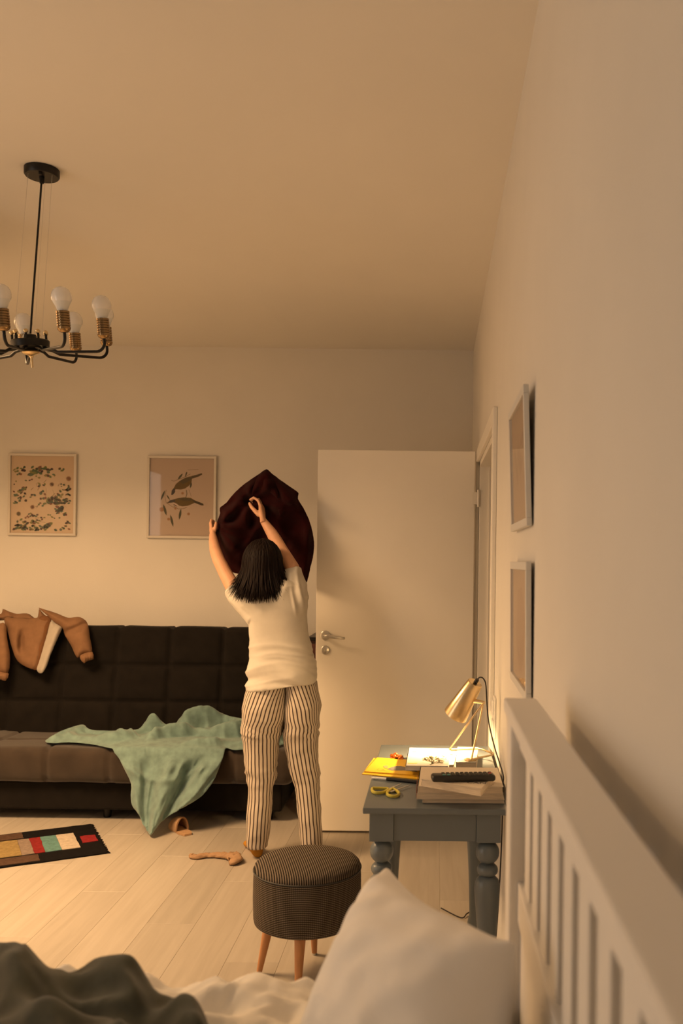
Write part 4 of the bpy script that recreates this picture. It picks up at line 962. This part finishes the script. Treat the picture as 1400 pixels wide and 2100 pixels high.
# pillow leaning on the headboard
A, B_ = P(795, 1779, 1.48), P(1086, 1912, 1.10)
C_ = Vector((-.205, 1.25, .69)); D_ = C_ + (B_ - A) + Vector((.03, 0, -.02))
nrm = (B_ - A).cross(C_ - A).normalized()
if nrm.dot(Vector((0, 0, H)) - A) < 0: nrm = -nrm
def pil(u, v, side):
    e = max(abs(2*u - 1), abs(2*v - 1))
    # corners reach out, edges draw in
    pu = u + (.5 - u)*.10*(1 - (2*u - 1)**2)*0; 
    inx = .085*(1 - (2*v - 1)**2)**1; iny = .075*(1 - (2*u - 1)**2)
    uu = lerp(inx, 1 - inx, u); vv = lerp(iny, 1 - iny, v)
    p = A*(1 - uu)*(1 - vv) + B_*uu*(1 - vv) + C_*(1 - uu)*vv + D_*uu*vv
    p = p.lerp((A + B_ + C_ + D_)/4, .10*sm(.62, 1, u)*sm(.38, 0, v))
    th = ((1 - abs(2*u - 1)**2.4)*(1 - abs(2*v - 1)**2.4))**.62
    w = .012*ridge(u*4 + v*2.5, v*3.5 - u, 3.3)*(1 - th*.6) + .010*ridge((u + v)*5, (u - v)*2, 1.1)*math.exp(-((u*u + v*v)/.10)) + .004*nz(u*9, v*9, 2) + .012*math.exp(-((u*.9 + v - .42)/.05)**2)*(th)*.4
    return p + nrm*side*(.092*th + .006) + nrm*w*min(1, th*3)*(1 if side > 0 else -1)
pm_ = MB(); n = 46
pm_.grid(lambda u, v: pil(u, v, 1), n, n).grid(lambda u, v: pil(u, v, -1), n, n); k = n*n
rim = [i for i in range(n)] + [j*n + n - 1 for j in range(1, n)] + [(n - 1)*n + i for i in range(n - 2, -1, -1)] + [j*n for j in range(n - 2, 0, -1)]
pm_.f += [(rim[i], rim[(i + 1) % len(rim)], rim[(i + 1) % len(rim)] + k, rim[i] + k) for i in range(len(rim))]
pl = pm_.build('pillow', M['pillow'], sharp=0); tag(pl, 'large off-white pillow leaning against the white headboard', 'pillow')
q = pl.modifiers.new('s', 'SUBSURF'); q.levels = q.render_levels = 1
# grey-green fleece blanket on the bed
def gg_pos(x, y, d):
    v = max(300, (y - CY) - ROLL*(x - CX)); Z = (H - .74)*F/v
    p = P(x, y, Z)
    k = sm(0, 75, d)
    ac, al = (p.x + p.y)*.7, (p.x - p.y)*.7
    f = .024*math.sin(ac*48 + 4.5*nz(p.x*2.6, p.y*2.6) + 1.0) + .040*ridge(ac*11 + 1.5*nz(p.x*3, p.y*3, 5), al*4, 3.3) + .026*ridge(ac*20 - al*4, al*11, 1.3)
    p.z = .722 + .062*k + f*.78*(.35 + .65*k)
    return Vector((p.x, p.y, max(p.z, .694)))
gg = [(-220,1995),(-120,1985),(-40,1985),(0,1982),(30,1974),(60,1968),(85,1980),(110,1994),(160,1994),(215,1995),(255,2010),(300,2032),(350,2055),(395,2082),(430,2108),(455,2145),(470,2200),(480,2300),(440,2420),(250,2480),(0,2480),(-220,2460)]
gb = cloth('fleece_blanket', gg, gg_pos, 8, M['greygreen'], None, .010, smooth=3); tag(gb, 'dark grey green fleece blanket heaped on the bed', 'blanket')
# ================================================================== person
PZ = 4.37; S = PZ/F
pe = thing('person', 'person in white shirt and striped trousers seen from behind holding up a dark garment', 'person', (FL(580, 1745).x, PZ, 0))
def ell_ring(c, ax_, ay_, n=40, pw=2.3):
    out = []
    for j in range(n):
        a = 2*math.pi*j/n - math.pi/2; ca_, sa_ = math.cos(a), math.sin(a)
        out.append(c + ax_*(abs(ca_)**(2/pw)*(1 if ca_ > 0 else -1)) + ay_*(abs(sa_)**(2/pw)*(1 if sa_ > 0 else -1)))
    return out
# --- trousers: two legs, each a loft of measured sections, stripes follow the arc length
LEG = [(1372, 524, 586, .080, -.002), (1396, 517, 588, .096, -.006), (1408, 511, 589, .110, -.014), (1425, 506, 589, .116, -.018), (1446, 502, 588.5, .122, -.022), (1469, 500.5, 588, .120, -.020), (1486, 500.5, 579, .112, -.012), (1513, 501, 572, .102, -.004), (1535, 501.5, 569.5, .096, 0), (1568, 507, 565, .084, 0), (1590, 509, 563, .078, .004), (1612, 511, 558.5, .075, .006), (1646, 510, 556, .074, 0), (1679, 508, 554, .070, -.004), (1708, 506.5, 551, .066, -.004), (1728, 507, 547, .062, -.002), (1735, 507.5, 547, .060, 0)]
LEGR = [(1368, 582, 632, .080, -.002), (1386, 586, 641, .096, -.006), (1398, 587, 648, .110, -.014), (1425, 588, 655, .116, -.018), (1446, 588, 658, .122, -.022), (1469, 587, 653.5, .120, -.020), (1486, 587.5, 652.5, .112, -.012), (1513, 583, 650.5, .102, -.004), (1535, 586, 649.5, .096, 0), (1568, 595, 650, .084, 0), (1590, 600.5, 652, .078, .004), (1612, 607, 653, .075, .006), (1646, 610.5, 655.5, .074, 0), (1679, 614, 658, .070, -.004), (1708, 616, 660, .066, -.004), (1728, 619, 659.5, .062, -.002), (1738, 619, 659, .060, 0)]
def leg_loft(secs, name, z0, side):
    ys = [s[0] for s in secs]; yy = np.linspace(ys[0], ys[-1], 110); rings, us = [], []
    n = 64
    for y in yy:
        xl, xr, dp, dz = (float(np.interp(y, ys, [s[k] for s in secs])) for k in (1, 2, 3, 4))
        a, b = P(xl, y, z0), P(xr, y, z0); c = (a + b)/2 + Vector((0, dz, 0)); hw = (b.x - a.x)/2
        ring = ell_ring(c, Vector((hw, 0, 0)), Vector((0, dp, 0)), n, 2.35)
        # creases: slanting pulls at the seat, bunching at knees and hem
        for j, p in enumerate(ring):
            q = (p - c); nn = Vector((q.x/hw/hw, q.y/dp/dp, 0)).normalized()
            kn = math.exp(-((y - 1582)/26)**2); cr = math.exp(-((y - 1498)/14)**2); lo = math.exp(-((y - 1640)/60)**2)
            w = .011*kn*ridge(p.x*9, y*.050 + side, p.y*9) + .012*cr*ridge(p.x*10 + side, y*.075 - p.x*14, p.y*6) + .0055*ridge(p.x*12, y*.022 + side*3, p.y*12) + .003*lo*nz(p.x*20, y*.06, p.y*20)
            if 1372 < y < 1470: w += .002*nz(p.x*25, y*.03, p.y*10)
            ring[j] = p + nn*w
        u = [0.0]
        for j in range(1, n): u.append(u[-1] + (ring[j] - ring[j - 1]).length)
        per = u[-1] + (ring[0] - ring[-1]).length
        u = [(x if x < per/2 else x - per) for x in u]
        rings.append(ring); hh = max(0.0, 1482 - y)*S*(.24 if side == 0 else -.24); us += [(x - hh)/.0192 + 100.4 + .10*nz(y*.04, x*20, side) for x in u]
    # inner wall so that the hem is a real opening edge
    mb = MB(); mb.loft(rings, cap=True); me = mb.mesh(name, sharp=0)
    at = me.attributes.new('su', 'FLOAT', 'POINT'); at.data.foreach_set('value', us[:len(me.vertices)])
    return me
tr = place('trousers', leg_loft(LEG, 'trousers', 4.37, 0), M['stripe'], pe)
place('trouser_leg', leg_loft(LEGR, 'trouser_leg', 4.385, 2), M['stripe'], tr)
# --- shirt
SH = [(1412,1397, 510, 651.5, .128, -.012), (1402,1388, 509, 651, .127, -.012), (1384,1373, 510.5, 648, .122, -.008), (1365,1359, 513.5, 645, .116, -.002), (1347,1344, 518, 640, .110, .004), (1323,1321, 514.5, 635, .106, .006), (1299,1297, 512, 631.5, .104, .004), (1275,1272, 511, 630, .106, 0), (1257,1250, 504, 628.5, .106, -.004), (1242,1232, 493, 627.5, .104, -.004), (1228,1214, 487, 626, .098, 0), (1215,1200, 494, 620, .085, .006), (1204,1192, 512, 604, .066, .012), (1196,1186, 528, 582, .052, .018), (1188,1180, 533, 574, .048, .02)]
rings = []
t_ = np.linspace(0, len(SH) - 1, 80)
for t in t_:
    yl, yr, xl, xr, dp, dz = (float(np.interp(t, range(len(SH)), [s[k] for s in SH])) for k in range(6))
    a, b = P(xl, yl, PZ), P(xr, yr, PZ); c = (a + b)/2 + Vector((0, dz, 0)); ax_ = (b - a)/2
    rings.append(ell_ring(c, ax_, Vector((0, dp, 0)), 48, 2.5))
smb = MB(); smb.loft(rings)
LA = [(503,1238,4.375), (488,1219,4.40), (477,1203,4.425), (462,1176,4.47), (448,1148,4.52), (441,1128,4.56), (437.5,1110,4.60), (436,1096,4.63)]
LR = [.046, .042, .0375, .0335, .0310, .0285, .0235, .0175]
RA = [(606,1205,4.375), (603,1184,4.40), (599,1164,4.42), (588,1146,4.45), (577,1128,4.48), (566,1109,4.52), (556,1092,4.55), (546,1077,4.565), (539,1067,4.575)]
RR = [.042, .038, .0345, .0325, .0315, .0310, .0275, .0215, .0175]
def apath(a): return [P(*p) for p in a]
la_, ra_ = apath(LA), apath(RA)
smb.tube([la_[0] + (la_[0] - la_[1])*1.6, la_[0], la_[1], lerp(la_[1], la_[2], .55)], [.052, .056, .050, .046], 24)
smb.tube([ra_[0] + (ra_[0] - ra_[1])*1.2, ra_[0], ra_[1], lerp(ra_[1], ra_[2], .75)], [.046, .044, .041, .0385], 24)
shirt = smb.build('shirt', M['shirt'], pe, sharp=0)
me = voxel(shirt, .0052, 6)
if not me.materials: me.materials.append(M['shirt'])
nn = vnormals(me); co_ = np.empty(len(me.vertices)*3); me.vertices.foreach_get('co', co_); co_ = co_.reshape(-1, 3)
zl = lambda py: P(575, py, PZ).z
for i, (p, n_v) in enumerate(zip(co_, nn)):
    x, y, z = p
    low = sm(zl(1300), zl(1350), z); up = sm(zl(1265), zl(1215), z)
    hx = x - P(580, 1300, PZ).x
    sag = z + .35*hx*hx*10*.35 + .22*hx*(1 if hx > 0 else .5)
    w = .019*low*(ridge(sag*13 + 1.3, hx*2.2, y*2) - .3) + .010*low*ridge(sag*26 - hx*4, hx*4 + 5, y*3)
    w += .012*up*ridge(x*13 - z*5, z*8 + 2, y*5) + .0035*nz(x*9, y*9, z*7)
    dside = math.exp(-((x - P(617, 1230, PZ).x)/.03)**2)*sm(zl(1265), zl(1240), z)
    w += .018*dside*ridge(x*32 + z*7, z*4, 1.5)
    co_[i] = p + n_v*w*min(1.0, abs(n_v[0]) + abs(n_v[1]))
me.vertices.foreach_set('co', co_.ravel()); me.update()
# --- body: one continuous skin surface
bmB = MB()
def tubeB(path, rad, n=16, flat=1.0, up=None): 
    path = [Vector(p) for p in path]; rad = list(rad)
    # rounded ends
    d0 = (path[0] - path[1]).normalized(); d1 = (path[-1] - path[-2]).normalized()
    path = [path[0] + d0*rad[0]*.75] + path + [path[-1] + d1*rad[-1]*.75]; rad = [rad[0]*.55] + rad + [rad[-1]*.55]
    bmB.tube(path, rad, n, flat=flat, up=up)
# torso core and legs inside the clothes
rings = []
for t in np.linspace(1, len(SH) - 1, 24):
    yl, yr, xl, xr, dp, dz = (float(np.interp(t, range(len(SH)), [s[k] for s in SH])) for k in range(6))
    a, b = P(xl, yl, PZ), P(xr, yr, PZ); c = (a + b)/2 + Vector((0, dz + .004, 0)); rings.append(ell_ring(c, (b - a)/2*.86, Vector((0, dp*.84, 0)), 28, 2.2))
bmB.loft(rings)
for secs, z0 in ((LEG, 4.37), (LEGR, 4.385)):
    rings = []
    for s in secs[1:]:
        a, b = P(s[1], s[0], z0), P(s[2], s[0], z0); c = (a + b)/2 + Vector((0, s[4] + .003, 0)); rings.append(ell_ring(c, Vector(((b.x - a.x)/2*.76, 0, 0)), Vector((0, s[3]*.76, 0)), 20, 2))
    bmB.loft(rings)
tubeB(la_, LR); tubeB(ra_, RR)
# shoulders meet the torso
tubeB([la_[0], P(535, 1240, 4.37)], [.045, .05]); tubeB([ra_[0], P(570, 1225, 4.37)], [.042, .05])
# neck and head (tilted back, looking up and away)
HC = P(541, 1160, 4.395)
tubeB([P(553, 1216, 4.385), P(546, 1190, 4.40), HC + Vector((.003, -.01, -.05))], [.054, .050, .050])
HM = Matrix.Rotation(math.radians(28), 3, 'X')
def hb_(v): return HC + HM @ Vector(v)
bmB.ball(HC, (.074, .092, .108), 28, 18, HM); bmB.ball(hb_((0, .035, -.045)), (.058, .058, .062), 24, 14, HM)
bmB.ball(hb_((0, .100, -.012)), (.012, .018, .022), 14, 10, HM)                   # nose
bmB.ball(hb_((0, .090, -.052)), (.022, .010, .009), 14, 8, HM)                    # lips
bmB.ball(hb_((0, .078, .022)), (.050, .014, .010), 16, 8, HM)                     # brow
bmB.ball(hb_((0, .070, -.088)), (.022, .018, .016), 14, 8, HM)                    # chin
for s in (-1, 1): bmB.ball(hb_((s*.076, .005, -.012)), (.010, .018, .030), 14, 10, HM)   # ears
# right hand pinching the cloth
def fing(pts, r0, r1): tubeB(pts, list(np.linspace(r0, r1, len(pts))), 12)
def palm(w, k0, k1, th, wr):
    # flat loft from wrist to the knuckle line
    w = Vector(w); k0, k1 = Vector(k0), Vector(k1); km = (k0 + k1)/2; d = (km - w).normalized(); s = (k1 - k0).normalized(); nrm2 = d.cross(s).normalized()
    hw = (k1 - k0).length/2 + .009; rings = []
    for f_, a_, b_ in ((-.12, wr, wr*.8), (.15, wr*1.08, th*1.1), (.45, hw*.86, th*1.15), (.8, hw*.98, th*1.05), (1.0, hw*.95, th*.9), (1.1, hw*.8, th*.6)):
        rings.append(ell_ring(w.lerp(km, f_), s*a_, nrm2*b_, 20, 2.4))
    bmB.loft(rings)
Wr = P(539, 1067, 4.568)
kn = [P(533, 1035, 4.613), P(534.5, 1033, 4.630), P(536.5, 1035, 4.647), P(538.5, 1039, 4.662)]
palm(Wr, kn[0], kn[3], .0125, .0185)
fing([kn[0], P(529, 1026, 4.620), P(520, 1020.5, 4.626), P(513, 1025, 4.630)], .0088, .0068)
fing([kn[1], P(530, 1023.5, 4.644), P(521, 1020.5, 4.650), P(515, 1027, 4.652)], .0088, .0068)
fing([kn[2], P(532, 1026, 4.662), P(524, 1024, 4.668), P(518, 1031, 4.668)], .0084, .0066)
fing([kn[3], P(535, 1031, 4.676), P(529, 1030, 4.680), P(524, 1036, 4.678)], .0076, .006)
fing([P(531, 1056, 4.586), P(522, 1047, 4.594), P(515, 1039, 4.608), P(511.5, 1032, 4.620)], .0125, .0075)
# left hand gripping the edge of the cloth
Wl = P(436, 1096, 4.63)
kl = [P(433.5, 1080, 4.668), P(432.5, 1081, 4.686), P(432.5, 1084, 4.703), P(433, 1088, 4.718)]
palm(Wl, kl[0], kl[3], .0115, .0175)
fing([kl[0], P(432, 1072, 4.682), P(433, 1066.5, 4.698), P(438, 1068, 4.708)], .0086, .0066)
fing([kl[1], P(431.5, 1073, 4.702), P(433, 1068, 4.716), P(439, 1070, 4.724)], .0086, .0066)
fing([kl[2], P(431.5, 1076, 4.718), P(433.5, 1072, 4.730), P(440, 1074, 4.736)], .0082, .0064)
fing([kl[3], P(432.5, 1081, 4.730), P(435, 1078, 4.742), P(440, 1080, 4.746)], .0074, .006)
fing([P(438, 1092, 4.640), P(441, 1084, 4.644), P(442.5, 1077, 4.652), P(443, 1072, 4.664)], .011, .0072)
body = bmB.build('body', M['skin'], pe, sharp=0)
me = voxel(body, .0034, 3)
if not me.materials: me.materials.append(M['skin'])
for s in (-1, 1): MB().ball(hb_((s*.031, .083, .004)), (.012, .010, .009), 14, 10, HM).build('eye', M['white_plastic'], pe)
# finger nails of the visible pinch
# --- socks
def foot(c, dirv, nm):
    d = Vector(dirv).normalized(); s = Vector((-d.y, d.x, 0)); mb = MB(); rings = []
    for u, w, h_ in ((-.030, .012, .020), (-.022, .024, .042), (0, .030, .062), (.035, .031, .070), (.07, .033, .060), (.11, .038, .046), (.15, .042, .036), (.18, .039, .028), (.20, .030, .022), (.212, .012, .012)):
        rings.append([c + d*u + s*w*math.cos(a) + Vector((0, 0, max(.001, h_/2 + h_/2*math.sin(a)))) for a in np.linspace(0, 2*math.pi, 20, endpoint=False)])
    mb.loft(rings); mb.tube([c + d*.01 + Vector((0, 0, .03)), c + d*.012 + Vector((0, 0, .13))], [.03, .034], 18)
    o = mb.build(nm, M['sock'], pe, sharp=0); m2 = voxel(o, .004, 5)
    if not m2.materials: m2.materials.append(M['sock'])
f1 = FL(529, 1756); foot(Vector((f1.x - .006, f1.y + .004, 0)), (-.36, .93, 0), 'sock')
f2 = P(640, 1740, 4.385); foot(Vector((f2.x - .01, 4.39, 0)), (-.05, 1, 0), 'sock')
# --- hair: cap and several hundred locks
hm = MB(); rr = random.Random(9)
HCh = HC + Vector((-.004, -.012, .010))
def hair_pt(a, th, r):
    return HCh + Vector((math.sin(a)*math.sin(th)*.092*r, -math.cos(a)*math.sin(th)*.105*r, math.cos(th)*.115*r))
bmc = [[hair_pt(2*math.pi*j/28, th, .97) for j in range(28)] for th in np.linspace(.05, 1.75, 12)]
# open the cap over the face
cap_v = []
for i, th in enumerate(np.linspace(.05, 2.15, 16)):
    lim = math.pi if th < .9 else lerp(math.pi, 1.75, sm(.9, 1.5, th))
    flare = 1 + .10*sm(1.3, 2.1, th)
    ring = []
    for j in range(40):
        a = -lim + 2*lim*j/39; p = hair_pt(a, min(th, 1.62), .985*flare)
        if th > 1.62: p.z -= (th - 1.62)*.17
        ring.append(p)
    cap_v.append(ring)
hm.add([p for r in cap_v for p in r], [(i*40 + j, i*40 + j + 1, (i + 1)*40 + j + 1, (i + 1)*40 + j) for i in range(15) for j in range(39)])
for k in range(620):
    a = rr.gauss(0, .95)
    if abs(a) > 1.95: continue
    r = rr.uniform(.97, 1.07); th0 = rr.uniform(.05, 1.25) if k % 3 else rr.uniform(.02, .3)
    ln = .146 + .026*math.cos(a) - .028*sm(.7, 1.7, abs(a)) + rr.uniform(-.034, .012) + (.004 if a < .1 else .0)
    fl_ = 1 + rr.uniform(.02, .40)*(.5 + .6*abs(math.sin(a))); aw = rr.uniform(-.12, .12)
    pts = []
    for q in np.linspace(0, 1, 6): pts.append(hair_pt(a + aw*q*.4, lerp(th0, 1.6, q), r))
    e = pts[-1]; out_ = Vector((math.sin(a), -math.cos(a), 0)); sd_ = Vector((math.cos(a), math.sin(a), 0))
    for q in (.25, .5, .75, 1.0):
        pts.append(e + Vector((0, 0, -ln*q)) + out_*(.010*q + (.016 + (fl_ - 1)*.12)*q*q) + sd_*aw*.16*q*q)
    w = rr.uniform(.0028, .0062); rad = [w*.6] + [w]*(len(pts) - 4) + [w*.85, w*.55, w*.12]
    hm.tube(pts, rad, 5, flat=.45, up=(out_.x, out_.y, .2))
hair = hm.build('hair', M['hair'], pe, sharp=0)
# ================================================================== dark garment held up
ga = thing('garment', 'dark burgundy garment held up in both hands in front of the wall', 'garment', P(545, 1190, 4.7))
GO = [(546,961),(560,972),(580,987),(600,1001),(613,1011),(611,1022),(622,1040),(634,1066),(641,1088),(645,1115),(643,1140),(637,1165),(629,1196),(612,1188),(590,1180),(560,1182),(530,1184),(505,1180),(487,1177),(470,1170),(456,1142),(446,1112),(437,1085),(444,1070),(450,1052),(450,1040),(464,1030),(478,1012),(500,992),(520,978),(532,970)]
def fold_g(x, y):
    gx, gy = x - 513, y - 1030; r = math.hypot(gx, gy); a = math.atan2(gy, gx)
    hx, hy = x - 440, y - 1078; r2 = math.hypot(hx, hy); a2 = math.atan2(hy, hx)
    f = .030*math.sin(a*7 + .8*math.sin(r*.03))*sm(0, 60, r)*math.exp(-r/120) + .022*math.sin(a2*8 + 1)*sm(0, 40, r2)*math.exp(-r2/90)
    f += .040*ridge(x*.016 + y*.010, y*.008 - x*.012, 2.4) + .020*ridge(x*.035 + y*.01, y*.022, 7.7)
    return f
def g_pos(x, y, d):
    k = sm(0, 16, d)
    bulge = .07*math.exp(-(((x - 560)/75)**2 + ((y - 1110)/85)**2))
    Z = 4.665 + .02*math.sin(x*.02) + bulge
    # leave the grips free of folds
    g = min(math.hypot(x - 512, y - 1029), math.hypot(x - 440, y - 1078))
    return P(x, y, Z - fold_g(x, y)*(.25 + .75*k)*sm(0, 22, g) - .014*k + (.022 if g < 14 else 0)*(1 - g/14))
cloth('main_cloth', GO, g_pos, 4.2, M['burgundy'], ga, .009, smooth=2)
cloth('lapel', [(546,962),(556,975),(564,995),(572,1014),(570,1024),(560,1016),(548,1008),(532,1004),(522,1010),(516,1018),(518,1000),(530,974)], lambda x, y, d: P(x, y, 4.612 - .016*sm(0, 8, d) - .008*(y - 962)/60 + .008*math.sin((x + y)*.09)), 3.4, M['burgundy'], ga, .007, smooth=2)
cloth('pocket_flap', [(560,975),(600,1002),(612,1012),(608,1030),(590,1040),(574,1060),(570,1035),(572,1010)], lambda x, y, d: P(x, y, 4.618 - .020*sm(0, 10, d) + .014*math.sin((x - y)*.12)), 3.6, M['burgundy'], ga, .007, smooth=2)
